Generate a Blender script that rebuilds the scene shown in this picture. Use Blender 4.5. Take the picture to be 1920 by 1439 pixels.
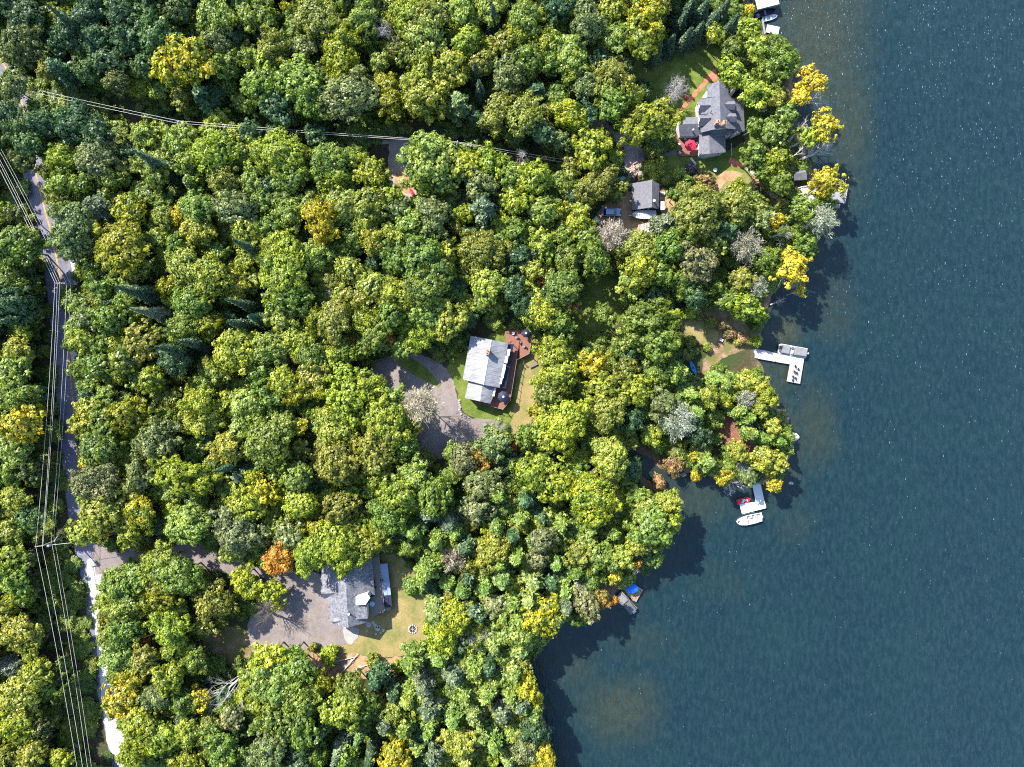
import bpy, math, random
import numpy as np
from mathutils import Vector, Matrix
random.seed(7); RNG = np.random.default_rng(7)
PI = math.pi
sc = bpy.context.scene
C = sc.collection
for o in list(bpy.data.objects): bpy.data.objects.remove(o, do_unlink=True)

# ---------------- camera: a drone looking straight down from 160 m ----------------
CAMZ = 160.0
cam = bpy.data.cameras.new('drone_camera'); cam.sensor_width = 36; cam.lens = 24
cam.clip_start = 0.5; cam.clip_end = 20000
co = bpy.data.objects.new('drone_camera', cam); C.objects.link(co); co.location = (0, 0, CAMZ)
sc.camera = co

# ---------------- daylight ----------------
SUN_EL = math.radians(43.0)
SHADOW = Vector((0.70, -0.71, 0)).normalized()           # the way shadows fall on the ground
w = bpy.data.worlds.new('World'); sc.world = w; w.use_nodes = True
wn = w.node_tree; bg = wn.nodes['Background']; bg.inputs['Strength'].default_value = 0.15
sky = wn.nodes.new('ShaderNodeTexSky'); sky.sky_type = 'NISHITA'; sky.sun_disc = False
sky.sun_elevation = SUN_EL
sky.sun_rotation = math.atan2(-SHADOW.x, -SHADOW.y)
sky.air_density = 1.0; sky.dust_density = 0.6; sky.ozone_density = 2.2
wn.links.new(sky.outputs[0], bg.inputs[0])
sun = bpy.data.lights.new('sun', 'SUN'); sun.energy = 4.3; sun.angle = math.radians(0.53)
sun.color = (1.0, 0.945, 0.86)
so = bpy.data.objects.new('sun', sun); C.objects.link(so)
d = Vector((SHADOW.x * math.cos(SUN_EL), SHADOW.y * math.cos(SUN_EL), -math.sin(SUN_EL)))
so.rotation_euler = d.to_track_quat('-Z', 'Y').to_euler(); so.location = (-60, 60, 90)
sc.view_settings.view_transform = 'Standard'; sc.view_settings.look = 'None'
sc.view_settings.exposure = 2.1; sc.view_settings.gamma = 1; sc.view_settings.use_curve_mapping = False
sc.cycles.max_bounces = 6; sc.cycles.diffuse_bounces = 4; sc.cycles.glossy_bounces = 2
sc.cycles.transmission_bounces = 4; sc.cycles.transparent_max_bounces = 8
sc.cycles.sample_clamp_indirect = 6
sc.cycles.use_denoising = False; sc.cycles.filter_width = 1.1

# ---------------- helpers ----------------
G = 1.0                                                   # height of the land
def P(px, py, z=G):                                       # the point of the place at height z that the photograph shows at px, py
    k = (CAMZ - z) / CAMZ / 8.0
    return Vector(((px - 960) * k, (719.5 - py) * k, z))

def tag(o, label=None, cat=None, group=None, kind=None):
    if label: o['label'] = label
    if cat: o['category'] = cat
    if group: o['group'] = group
    if kind: o['kind'] = kind
    return o
def thing(name, label, cat, loc=(0, 0, 0), rz=0, group=None):
    o = bpy.data.objects.new(name, None); C.objects.link(o); o.empty_display_size = .3
    o.location = loc; o.rotation_euler = (0, 0, rz)
    return tag(o, label, cat, group)
def link(o, parent=None):
    C.objects.link(o)
    if parent: o.parent = parent
    return o

class MB:
    def __init__(s): s.v = []; s.f = []; s.m = []; s.mi = 0
    def poly(s, pts):
        n = len(s.v); s.v += [tuple(p) for p in pts]; s.f.append(tuple(range(n, n + len(pts)))); s.m.append(s.mi)
    def hexa(s, b, t):                                    # prism between two rings (b counter-clockwise from above)
        n = len(s.v); k = len(b); s.v += [tuple(p) for p in b] + [tuple(p) for p in t]
        s.f.append(tuple(range(n + k - 1, n - 1, -1))); s.f.append(tuple(range(n + k, n + 2 * k)))
        for i in range(k):
            j = (i + 1) % k; s.f.append((n + i, n + j, n + k + j, n + k + i))
        s.m += [s.mi] * (k + 2)
        return s
    def box(s, c, size, rz=0, tilt=None):
        hx, hy, hz = size[0] / 2, size[1] / 2, size[2] / 2
        m = Matrix.Rotation(rz, 3, 'Z')
        if tilt is not None: m = m @ tilt
        c = Vector(c)
        q = [(-hx, -hy), (hx, -hy), (hx, hy), (-hx, hy)]
        return s.hexa([c + m @ Vector((x, y, -hz)) for x, y in q], [c + m @ Vector((x, y, hz)) for x, y in q])
    def slab(s, pts, th=.15):                             # plate with its top at pts
        pts = ccw([Vector(p) for p in pts])
        return s.hexa([p - Vector((0, 0, th)) for p in pts], pts)
    def solid(s, pts, zb=G - .3):                         # solid from zb up to pts
        pts = ccw([Vector(p) for p in pts])
        return s.hexa([Vector((p.x, p.y, zb)) for p in pts], pts)
    def tube(s, path, radii, n=7, cap=True):
        path = [Vector(p) for p in path]; base = len(s.v)
        if not hasattr(radii, '__len__'): radii = [radii] * len(path)
        up0 = None
        for i, p in enumerate(path):
            t = (path[min(i + 1, len(path) - 1)] - path[max(i - 1, 0)])
            if t.length < 1e-9: t = Vector((0, 0, 1))
            t.normalize()
            if up0 is None:
                up0 = t.orthogonal().normalized()
            u = (up0 - t * up0.dot(t))
            u = u.normalized() if u.length > 1e-6 else t.orthogonal().normalized(); up0 = u
            vv = t.cross(u)
            for k in range(n):
                a = 2 * PI * k / n
                s.v.append(tuple(p + (u * math.cos(a) + vv * math.sin(a)) * radii[i]))
        for i in range(len(path) - 1):
            for k in range(n):
                a = base + i * n + k; b = base + i * n + (k + 1) % n
                s.f.append((a, b, b + n, a + n)); s.m.append(s.mi)
        if cap:
            s.f.append(tuple(base + k for k in range(n - 1, -1, -1))); s.m.append(s.mi)
            e = base + (len(path) - 1) * n
            s.f.append(tuple(e + k for k in range(n))); s.m.append(s.mi)
        return s
    def lathe(s, prof, c=(0, 0, 0), n=20):
        base = len(s.v); c = Vector(c)
        for r, z in prof:
            for k in range(n):
                a = 2 * PI * k / n; s.v.append((c.x + r * math.cos(a), c.y + r * math.sin(a), c.z + z))
        for i in range(len(prof) - 1):
            for k in range(n):
                a = base + i * n + k; b = base + i * n + (k + 1) % n
                s.f.append((a, b, b + n, a + n)); s.m.append(s.mi)
        return s
    def mesh(s, name, mats, smooth=False):
        me = bpy.data.meshes.new(name); me.from_pydata(s.v, [], s.f)
        for m in (mats if isinstance(mats, (list, tuple)) else [mats]): me.materials.append(m)
        if s.mi or any(s.m): me.polygons.foreach_set('material_index', s.m)
        if smooth: me.polygons.foreach_set('use_smooth', [True] * len(s.f))
        me.update(); return me
    def build(s, name, mats, parent=None, smooth=False, bevel=0):
        o = bpy.data.objects.new(name, s.mesh(name, mats, smooth)); link(o, parent)
        if bevel:
            b = o.modifiers.new('bevel', 'BEVEL'); b.width = bevel; b.segments = 2; b.limit_method = 'ANGLE'
        return o
def ccw(p):
    a = sum(p[i].x * p[(i + 1) % len(p)].y - p[(i + 1) % len(p)].x * p[i].y for i in range(len(p)))
    return p if a > 0 else p[::-1]

def grow(mb, p, d, L, r, depth, spread=.55, up=.12, n=3):
    path = [p]; rad = [r]; q = Vector(p); dd = Vector(d)
    seg = 3 if depth > 1 else 2
    for i in range(seg):
        dd = (dd + Vector(RNG.normal(0, .13, 3)) + Vector((0, 0, up * .4))).normalized(); q = q + dd * (L / seg)
        path.append(q.copy()); rad.append(r * (1 - .5 * (i + 1) / seg))
    mb.tube(path, rad, 5 if depth > 1 else 3, cap=False)
    if depth > 0:
        for k in range(n + (1 if depth > 2 else 0)):
            i = RNG.integers(1, seg + 1); st = path[i]
            side = Vector(RNG.normal(0, 1, 3)); side -= dd * side.dot(dd); side.normalize()
            grow(mb, st, (dd + side * spread * RNG.uniform(.7, 1.5)).normalized(), L * RNG.uniform(.5, .75), rad[i] * .62, depth - 1, spread, up, n)

# ---------------- materials ----------------
GAIN = .84
class NT:
    def __init__(s, name):
        s.mat = bpy.data.materials.new(name); s.mat.use_nodes = True; s.t = s.mat.node_tree
        s.n = s.t.nodes; s.l = s.t.links; s.n.clear()
        s.out = s.n.new('ShaderNodeOutputMaterial')
    def add(s, typ, **kw):
        nd = s.n.new(typ)
        for k, v in kw.items(): setattr(nd, k, v)
        return nd
    def set(s, nd, **kw):
        for k, v in kw.items(): nd.inputs[k.replace('_', ' ')].default_value = v
        return nd
    def ln(s, a, b): s.l.new(a, b)
    def coord(s, kind='Object', scale=(1, 1, 1), rot=0):
        tc = s.add('ShaderNodeTexCoord'); mp = s.add('ShaderNodeMapping')
        mp.inputs['Scale'].default_value = scale; mp.inputs['Rotation'].default_value = (0, 0, rot)
        s.ln(tc.outputs[kind], mp.inputs[0]); return mp.outputs[0]
    def noise(s, vec, scale, detail=4, rough=.6):
        nd = s.add('ShaderNodeTexNoise'); nd.inputs['Scale'].default_value = scale
        nd.inputs['Detail'].default_value = detail; nd.inputs['Roughness'].default_value = rough
        s.ln(vec, nd.inputs['Vector']); return nd.outputs['Fac']
    def ramp(s, fac, stops, interp='LINEAR'):
        nd = s.add('ShaderNodeValToRGB'); nd.color_ramp.interpolation = interp
        e = nd.color_ramp.elements
        while len(e) < len(stops): e.new(.5)
        for el, (p, c) in zip(e, stops):
            el.position = p; el.color = (c, c, c, 1) if not hasattr(c, '__len__') else (*c[:3], 1)
        s.ln(fac, nd.inputs[0]); return nd.outputs[0]
    def mix(s, fac, a, b, mode='MIX'):
        nd = s.add('ShaderNodeMix', data_type='RGBA', blend_type=mode)
        for src, key in ((fac, 0), (a, 6), (b, 7)):
            if hasattr(src, 'is_linked') or isinstance(src, bpy.types.NodeSocket): s.ln(src, nd.inputs[key])
            elif key == 0: nd.inputs[0].default_value = src
            else: nd.inputs[key].default_value = (*src[:3], 1)
        return nd.outputs[2]
    def math(s, op, a, b=None, c=None):
        nd = s.add('ShaderNodeMath', operation=op)
        for i, x in enumerate((a, b, c)):
            if x is None: continue
            if isinstance(x, bpy.types.NodeSocket): s.ln(x, nd.inputs[i])
            else: nd.inputs[i].default_value = x
        return nd.outputs[0]
    def bsdf(s, col, rough=.8, metal=0, spec=.3, bump=None, bstr=.3, bdist=.05):
        b = s.add('ShaderNodeBsdfPrincipled')
        if isinstance(col, bpy.types.NodeSocket):
            hs = s.add('ShaderNodeHueSaturation'); hs.inputs['Value'].default_value = GAIN; s.ln(col, hs.inputs['Color']); col = hs.outputs[0]
        if isinstance(col, bpy.types.NodeSocket): s.ln(col, b.inputs['Base Color'])
        else: b.inputs['Base Color'].default_value = (*col[:3], 1)
        if isinstance(rough, bpy.types.NodeSocket): s.ln(rough, b.inputs['Roughness'])
        else: b.inputs['Roughness'].default_value = rough
        b.inputs['Metallic'].default_value = metal
        b.inputs['Specular IOR Level'].default_value = spec
        if bump is not None:
            bp = s.add('ShaderNodeBump'); bp.inputs['Strength'].default_value = bstr; bp.inputs['Distance'].default_value = bdist
            s.ln(bump, bp.inputs['Height']); s.ln(bp.outputs[0], b.inputs['Normal'])
        s.ln(b.outputs[0], s.out.inputs[0]); return b

def simple(name, c, rough=.7, metal=0, var=.12, scale=1.5, spec=.3):
    t = NT(name); v = t.coord()
    n = t.noise(v, scale, 5, .65)
    c2 = tuple(x * (1 - var * 2) for x in c); c1 = tuple(min(1, x * (1 + var)) for x in c)
    t.bsdf(t.ramp(n, [(.3, c2), (.7, c1)]), rough, metal, spec, n, .25, .02)
    return t.mat
def striped(name, c, c2, scale, rot=0, rough=.8, metal=0, var=.25):     # boards, ribs or shingle courses
    t = NT(name); v = t.coord('Object', (1, 1, 1), rot)
    wv = t.add('ShaderNodeTexWave', wave_type='BANDS', bands_direction='X', wave_profile='SAW'); wv.inputs['Scale'].default_value = scale
    t.ln(v, wv.inputs['Vector'])
    big = t.noise(v, .6, 5, .65); fine = t.noise(v, 9, 3, .7)
    st = t.ramp(wv.outputs['Fac'], [(0, 0), (.1, 1), (1, .8)])
    base = t.mix(st, c2, c); base = t.mix(t.ramp(big, [(.35, 0), (.7, 1)]), base, tuple(x * (1 - var) for x in c))
    base = t.mix(.35, base, t.ramp(fine, [(.3, .0), (.7, 1)]), 'OVERLAY')
    t.bsdf(base, rough, metal, .3, st, .4, .03)
    return t.mat
def shingle(name, c, dark):
    t = NT(name); v = t.coord()
    a = t.noise(v, 3.2, 3, .8); b = t.noise(v, .35, 4, .6)
    vo = t.add('ShaderNodeTexVoronoi'); vo.inputs['Scale'].default_value = 3.0; t.ln(v, vo.inputs['Vector'])
    sep = t.add('ShaderNodeSeparateColor'); t.ln(vo.outputs['Color'], sep.inputs[0])
    f = t.math('ADD', t.math('MULTIPLY', sep.outputs[0], .55), t.math('MULTIPLY', a, .5))
    col = t.mix(t.ramp(f, [(.25, 0), (.8, 1)]), dark, c)
    col = t.mix(t.ramp(b, [(.35, 0), (.75, .35)]), col, dark)
    t.bsdf(col, .92, 0, .15, a, .4, .03); return t.mat

M = {}
M['white'] = simple('white_paint', (.52, .52, .51), .6, var=.06)
M['whiteboat'] = simple('white_gelcoat', (.40, .40, .395), .35, var=.05, scale=.8)
M['cream'] = simple('cream_siding', (.55, .53, .46), .7)
M['trim'] = simple('white_trim', (.7, .7, .7), .5, var=.03)
M['glass'] = simple('window_glass', (.03, .04, .05), .08, var=.1, spec=.8)
M['dark'] = simple('black_plastic', (.02, .02, .022), .5)
M['black'] = simple('black_rubber', (.012, .012, .012), .6)
M['metal'] = simple('galvanised_metal', (.45, .46, .47), .4, .6)
M['brick'] = simple('chimney_brick', (.36, .20, .13), .9, scale=6)
M['wood'] = striped('weathered_boards', (.20, .17, .145), (.04, .035, .03), 2.2, PI / 2)
M['reddeck'] = striped('stained_deck_boards', (.20, .085, .06), (.05, .022, .016), 2.2, .22)
M['dockwhite'] = striped('pale_dock_boards', (.33, .325, .32), (.15, .145, .14), 1.8, .25, var=.12)
M['dockgrey'] = striped('grey_dock_boards', (.20, .195, .20), (.12, .12, .12), 1.8, 0, var=.2)
M['dockbrown'] = striped('brown_dock_boards', (.24, .19, .13), (.07, .05, .04), 1.8, .7, var=.35)
M['roofA'] = shingle('grey_shingles', (.135, .135, .152), (.085, .085, .098))
M['roofC'] = shingle('pale_shingles', (.185, .185, .198), (.075, .075, .084))
M['roofG'] = shingle('garage_shingles', (.13, .13, .142), (.095, .095, .107))
M['bark'] = simple('grey_bark', (.13, .11, .095), .95, var=.3, scale=3)
M['birch'] = simple('pale_bark', (.42, .38, .34), .9, var=.3, scale=3)
M['deadwood'] = simple('bleached_wood', (.42, .39, .36), .9, var=.25, scale=3)
M['rock'] = simple('granite', (.30, .27, .25), .9, var=.35, scale=1.6)
M['rockb'] = simple('brown_wet_rock', (.22, .13, .08), .7, var=.35, scale=1.6)
M['slab'] = simple('pale_stone', (.34, .325, .30), .9, var=.2, scale=2)
M['concrete'] = simple('concrete', (.25, .24, .225), .9, var=.1, scale=1)
M['red'] = simple('red_plastic', (.45, .02, .03), .4)
M['redc'] = simple('red_canvas', (.42, .015, .04), .8)
M['bluec'] = simple('blue_canvas', (.0, .12, .55), .6)
M['blue'] = simple('blue_kayak_plastic', (.0, .16, .45), .4)
M['teal'] = simple('teal_kayak_plastic', (.02, .28, .38), .4)
M['bluecar'] = simple('blue_car_paint', (.09, .26, .50), .3, .2, var=.04, spec=.6)
M['darkcar'] = simple('dark_blue_car_paint', (.16, .22, .33), .2, .2, var=.05, spec=.9)  # paint lightened to carry pale sky reflections in its colour
M['navy'] = simple('navy_canvas', (.008, .012, .035), .7)
M['greycover'] = simple('grey_boat_cover', (.15, .15, .155), .8, var=.15)
M['greydark'] = simple('dark_grey_cover', (.09, .09, .095), .8, var=.2)
M['tealraft'] = simple('pale_teal_raft', (.30, .40, .38), .7, var=.08)
M['tarp'] = simple('light_blue_tarp', (.30, .42, .55), .6)
M['bluemetal'] = striped('blue_grey_roof_sheet', (.20, .25, .36), (.13, .16, .24), 1.2, 0, .5, 0)
M['wire'] = simple('aluminium_cable', (.55, .51, .47), .6, .0, var=.02)
M['creos'] = simple('pole_timber', (.30, .27, .21), .9)
M['log'] = simple('cut_logs', (.36, .27, .20), .9, var=.35, scale=2)

def metal_roof(name, c, streak):
    t = NT(name); v = t.coord('Object', (1, 1, 1), -.21)
    mp = t.add('ShaderNodeMapping'); mp.inputs['Scale'].default_value = (.12, 2.2, 1); t.ln(v, mp.inputs[0])
    s = t.noise(mp.outputs[0], 1.2, 6, .7); b = t.noise(v, .3, 4, .6)
    f = t.math('MULTIPLY', s, t.math('ADD', b, .5))
    col = t.ramp(f, [(.38, c), (.62, streak)])
    t.bsdf(col, .55, 0, .35, s, .1, .02); return t.mat
M['roofB'] = metal_roof('pale_metal_roof', (.215, .22, .235), (.12, .12, .125))
def rusty():
    t = NT('rusty_sheet_roof'); v = t.coord('Object', (1, 1, 1), 0)
    mp = t.add('ShaderNodeMapping'); mp.inputs['Scale'].default_value = (2.5, .35, 1); t.ln(v, mp.inputs[0])
    s = t.noise(mp.outputs[0], .9, 5, .7)
    t.bsdf(t.ramp(s, [(.42, (.30, .09, .05)), (.5, (.38, .17, .12)), (.56, (.6, .58, .56))]), .7); return t.mat
M['rusty'] = rusty()

def leaf_mat(name, trans=.34):
    t = NT(name)
    a = t.add('ShaderNodeAttribute', attribute_type='INSTANCER', attribute_name='tint')
    b = t.add('ShaderNodeAttribute', attribute_type='INSTANCER', attribute_name='tint2')
    oi = t.add('ShaderNodeObjectInfo'); geo = t.add('ShaderNodeNewGeometry')
    v = t.coord('Object')
    add = t.add('ShaderNodeVectorMath', operation='ADD')
    cmb = t.add('ShaderNodeCombineXYZ'); r50 = t.math('MULTIPLY', oi.outputs['Random'], 60)
    t.ln(r50, cmb.inputs[0]); t.ln(r50, cmb.inputs[1]); t.ln(v, add.inputs[0]); t.ln(cmb.outputs[0], add.inputs[1])
    n = t.noise(add.outputs[0], .38, 2, .5)
    isl = geo.outputs['Random Per Island']
    f = t.math('ADD', n, t.math('MULTIPLY', t.math('SUBTRACT', isl, .5), .28))
    col = t.mix(t.ramp(f, [(.44, 0), (.60, 1)]), a.outputs['Color'], b.outputs['Color'])
    val = t.math('ADD', .62, t.math('MULTIPLY', isl, .76))
    hsv = t.add('ShaderNodeHueSaturation'); t.ln(val, hsv.inputs['Value']); t.ln(col, hsv.inputs['Color'])
    hue = t.math('ADD', .488, t.math('MULTIPLY', isl, .024)); t.ln(hue, hsv.inputs['Hue'])
    df = t.add('ShaderNodeBsdfDiffuse'); tr = t.add('ShaderNodeBsdfTranslucent'); gl = t.add('ShaderNodeBsdfGlossy')
    gl.inputs['Roughness'].default_value = .45; gl.inputs['Color'].default_value = (1, 1, 1, 1)
    t.ln(hsv.outputs[0], df.inputs[0])
    hs2 = t.add('ShaderNodeHueSaturation'); hs2.inputs['Saturation'].default_value = 1.15; hs2.inputs['Value'].default_value = 1.25; hs2.inputs['Hue'].default_value = .485
    t.ln(hsv.outputs[0], hs2.inputs['Color']); t.ln(hs2.outputs[0], tr.inputs[0])
    m1 = t.add('ShaderNodeMixShader'); m1.inputs[0].default_value = trans
    m2 = t.add('ShaderNodeMixShader'); m2.inputs[0].default_value = .018
    t.ln(df.outputs[0], m1.inputs[1]); t.ln(tr.outputs[0], m1.inputs[2])
    t.ln(m1.outputs[0], m2.inputs[1]); t.ln(gl.outputs[0], m2.inputs[2]); t.ln(m2.outputs[0], t.out.inputs[0])
    return t.mat
M['leaf'] = leaf_mat('foliage'); M['needle'] = leaf_mat('needles', .12)
# ---------------- shoreline, terrain, water ----------------
SHORE = [(1400,-700),(1402,-200),(1404,0),(1410,30),(1424,55),(1438,72),(1458,84),(1476,104),(1488,138),(1484,172),(1490,205),(1486,240),(1500,268),(1515,305),(1532,335),(1556,352),(1566,385),(1550,412),(1540,440),(1522,470),(1498,500),(1474,520),(1456,538),(1444,562),(1432,592),(1424,622),(1420,648),(1424,680),(1436,706),(1448,738),(1452,764),(1474,790),(1486,816),(1484,846),(1474,872),(1466,902),(1440,910),(1400,904),(1366,906),(1348,896),(1328,884),(1300,884),(1276,886),(1240,880),(1222,862),(1204,848),(1190,838),(1176,838),(1182,856),(1196,870),(1204,890),(1220,912),(1240,904),(1262,926),(1274,944),(1268,970),(1262,1000),(1244,1024),(1226,1044),(1206,1066),(1184,1088),(1160,1106),(1134,1136),(1098,1144),(1064,1156),(1040,1182),(1022,1206),(998,1226),(984,1254),(992,1276),(1008,1296),(1010,1326),(1020,1366),(1032,1404),(1042,1444),(1056,1500),(1080,1600),(1100,2200)]
LAND = [(-3500, -700)] + [SHORE[0]] + SHORE[1:] + [(1100, 4000), (-3500, 4000), (-3500, -2000)]
def topoly(pts, z=G): return np.array([tuple(P(x, y, z))[:2] for x, y in pts])
shore_w = topoly([(1400, -3000)] + SHORE + [(1100, 4500)], 0.0)
def seg_dist(X, Y, poly):
    d = np.full(X.shape, 1e9)
    for i in range(len(poly) - 1):
        ax, ay = poly[i]; bx, by = poly[i + 1]; dx, dy = bx - ax, by - ay
        t = np.clip(((X - ax) * dx + (Y - ay) * dy) / (dx * dx + dy * dy + 1e-9), 0, 1)
        d = np.minimum(d, np.hypot(X - ax - t * dx, Y - ay - t * dy))
    return d
def inside(X, Y, poly):
    r = np.zeros(np.shape(X), bool); n = len(poly); j = n - 1
    for i in range(n):
        xi, yi = poly[i]; xj, yj = poly[j]
        c = ((yi > Y) != (yj > Y)) & (X < (xj - xi) * (Y - yi) / (yj - yi + 1e-12) + xi)
        r ^= c; j = i
    return r
landpoly = np.vstack([shore_w, [(-6000, shore_w[-1][1]), (-6000, shore_w[0][1])]])
def wob(X, Y):
    return (np.sin(X * 1.3 + Y * .7) + np.sin(X * .55 - Y * 1.7 + 1) + np.sin(X * 2.9 + 2) * .5 + np.sin(Y * 3.3 + X * .4) * .5) * .35
def signed(X, Y):
    s = seg_dist(X, Y, shore_w); return np.where(inside(X, Y, landpoly), s, -s)
def ground_z(X, Y):
    s = signed(X, Y) + wob(X, Y) * .6
    z = np.where(s > 0, np.minimum(G, .05 + s * .45), np.maximum(-4.0, s * .3))
    return z
def grid_mesh(name, xs, ys, zf, mat, attr=None):
    X, Y = np.meshgrid(xs, ys); Z = zf(X, Y); nx, ny = len(xs), len(ys)
    co = np.stack([X, Y, Z], -1).reshape(-1, 3).astype(np.float32)
    i = np.arange(nx * ny).reshape(ny, nx)
    q = np.stack([i[:-1, :-1], i[:-1, 1:], i[1:, 1:], i[1:, :-1]], -1).reshape(-1, 4).astype(np.int32)
    me = np_mesh(name, co, q, mat)
    if attr:
        for an, arr in attr(X, Y).items():
            a = me.attributes.new(an, 'FLOAT', 'POINT'); a.data.foreach_set('value', arr.reshape(-1).astype(np.float32))
    me.polygons.foreach_set('use_smooth', np.ones(len(q), bool))
    o = bpy.data.objects.new(name, me); return link(o)
def np_mesh(name, co, q, mat):
    me = bpy.data.meshes.new(name); me.vertices.add(len(co)); me.vertices.foreach_set('co', np.ascontiguousarray(co, np.float32).reshape(-1))
    k = q.shape[1]; me.loops.add(q.size); me.loops.foreach_set('vertex_index', q.reshape(-1).astype(np.int32))
    me.polygons.add(len(q)); me.polygons.foreach_set('loop_start', np.arange(0, q.size, k, dtype=np.int32))
    me.materials.append(mat); me.update(calc_edges=True); return me

def ground_mat():
    t = NT('forest_floor'); v = t.coord()
    a = t.noise(v, .25, 5, .6); b = t.noise(v, 2.2, 5, .75); c = t.noise(v, 7, 3, .7)
    col = t.ramp(b, [(.3, (.022, .016, .010)), (.5, (.055, .038, .024)), (.7, (.10, .07, .042))])
    col = t.mix(t.ramp(a, [(.42, 0), (.62, .85)]), col, t.ramp(c, [(.35, (.014, .03, .010)), (.7, (.045, .075, .02))]))
    at = t.add('ShaderNodeAttribute', attribute_name='shore')
    col = t.mix(t.math('MULTIPLY', at.outputs['Fac'], .9), col, t.ramp(b, [(.3, (.09, .055, .035)), (.7, (.26, .17, .11))]))
    t.bsdf(col, .95, 0, .1, b, .6, .15); return t.mat
xs = np.concatenate([[-5000, -1500, -600, -300], np.arange(-180, 24, 6.0), np.arange(24, 90, .75), np.arange(90, 200, 8.0), [300, 700, 3000, 6000]])
ys = np.concatenate([[-5000, -1500, -600, -300], np.arange(-180, -96, 6.0), np.arange(-96, 96, .75), np.arange(96, 186, 6.0), [300, 600, 1500, 5000]])
o = grid_mesh('ground', xs, ys, ground_z, ground_mat(), lambda X, Y: {'shore': np.clip(1 - np.abs(signed(X, Y)) / 2.5, 0, 1)})
tag(o, kind='structure')

def water_mat():
    t = NT('lake_water'); v = t.coord()
    sh = t.add('ShaderNodeAttribute', attribute_name='shallow'); wi = t.add('ShaderNodeAttribute', attribute_name='wind')
    n1 = t.noise(v, .06, 5, .6); n2 = t.noise(v, .45, 5, .7); n3 = t.noise(v, 2.5, 3, .7)
    deep = t.mix(t.ramp(n1, [(.35, 0), (.7, 1)]), (.0030, .0130, .0180), (.0042, .0165, .0190))
    bed = t.mix(t.ramp(n2, [(.35, 0), (.7, 1)]), (.013, .020, .012), (.024, .027, .014))
    s = t.math('ADD', sh.outputs['Fac'], t.math('MULTIPLY', t.math('SUBTRACT', n2, .5), .35))
    s = t.math('ADD', s, t.math('MULTIPLY', t.math('SUBTRACT', n1, .5), .6))
    col = t.mix(t.math('MULTIPLY', t.ramp(s, [(.18, 0), (.85, 1)]), t.ramp(sh.outputs['Fac'], [(.0, 0), (.12, 1)])), deep, bed)
    # weed and stones seen on the bottom close to the shore
    col = t.mix(t.math('MULTIPLY', t.ramp(n3, [(.55, 0), (.7, 1)]), t.math('MULTIPLY', t.ramp(sh.outputs['Fac'], [(.55, 0), (.95, 1)]), .6)), col, (.13, .085, .045))
    # short wind waves; streak paints their sky reflection into the colour
    vr = t.coord('Object', (1, .38, 1), .16)
    w1 = t.noise(vr, 1.1, 4, .65); w2 = t.noise(vr, 3.2, 3, .6); w3 = t.noise(v, .35, 2, .5)
    h = t.math('ADD', w1, t.math('MULTIPLY', w2, .45))
    streak = t.ramp(h, [(.62, 0), (1.0, 1)])
    col = t.mix(t.math('MULTIPLY', streak, .38), col, (.024, .048, .054))
    # small white flecks: wavelet foam and sun glints painted into the colour
    fl = t.noise(t.coord('Object', (1.0, .30, 1), .30), 3.9, 2, .5)
    fc = t.noise(vr, .22, 3, .6)
    lim = t.math('SUBTRACT', .865, t.math('ADD', t.math('MULTIPLY', wi.outputs['Fac'], .055), t.math('MULTIPLY', fc, .24)))
    foam_glint = t.math('MULTIPLY', t.math('MAXIMUM', t.math('SUBTRACT', fl, lim), 0), 14)
    foam_glint = t.math('MINIMUM', foam_glint, 1)
    col = t.mix(t.math('MULTIPLY', foam_glint, .5), col, (.40, .46, .48))
    big = t.noise(t.coord('Object', (1, .22, 1), .12), .055, 4, .6)          # gust bands
    hb = t.math('ADD', t.math('MULTIPLY', h, t.math('ADD', .35, t.math('MULTIPLY', big, .9))), w3)
    t.bsdf(col, .18, 0, .24, hb, .8, .28)
    return t.mat
def wattr(X, Y):
    s = -signed(X, Y); px = X * 8 + 960; py = 719.5 - Y * 8
    sh = np.exp(-np.maximum(s, 0) / 5.5) * .75
    def bump(cx, cy, rx, ry, a): return a * np.exp(-(((px - cx) / rx) ** 2 + ((py - cy) / ry) ** 2) ** 1.3)
    sh = np.maximum(sh, bump(1170, 1330, 95, 75, .75)); sh = np.maximum(sh, bump(1070, 1240, 80, 60, .55))
    sh = np.maximum(sh, bump(1535, 80, 110, 190, .85)); sh = np.maximum(sh, bump(1590, 230, 60, 150, .7))
    sh = np.maximum(sh, bump(1560, 560, 60, 100, .55)); sh = np.maximum(sh, bump(1465, 620, 45, 40, 1.0)); sh = np.maximum(sh, bump(1470, 700, 50, 40, .7))
    sh = np.maximum(sh, bump(1290, 930, 95, 70, .62)); sh = np.maximum(sh, bump(1530, 800, 60, 100, .6)); sh = np.maximum(sh, bump(1490, 990, 50, 45, .42))
    sh = np.maximum(sh, bump(1180, 1200, 110, 60, .42)); sh = np.maximum(sh, bump(1340, 1090, 80, 60, .3))
    wi = np.clip(1.05 - py / 1250, 0, 1) * np.clip((s - 2) / 8, 0, 1) + .12
    return {'shallow': sh, 'wind': wi}
xs = np.concatenate([[-60, -10], np.arange(10, 150, 1.25), [160, 200, 300, 800, 3000, 7000]])
ys = np.concatenate([[-7000, -2000, -500, -150], np.arange(-110, 110, 1.5), [150, 500, 2000, 7000]])
tag(grid_mesh('water', xs, ys, lambda X, Y: X * 0, water_mat(), wattr), kind='structure')

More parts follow.
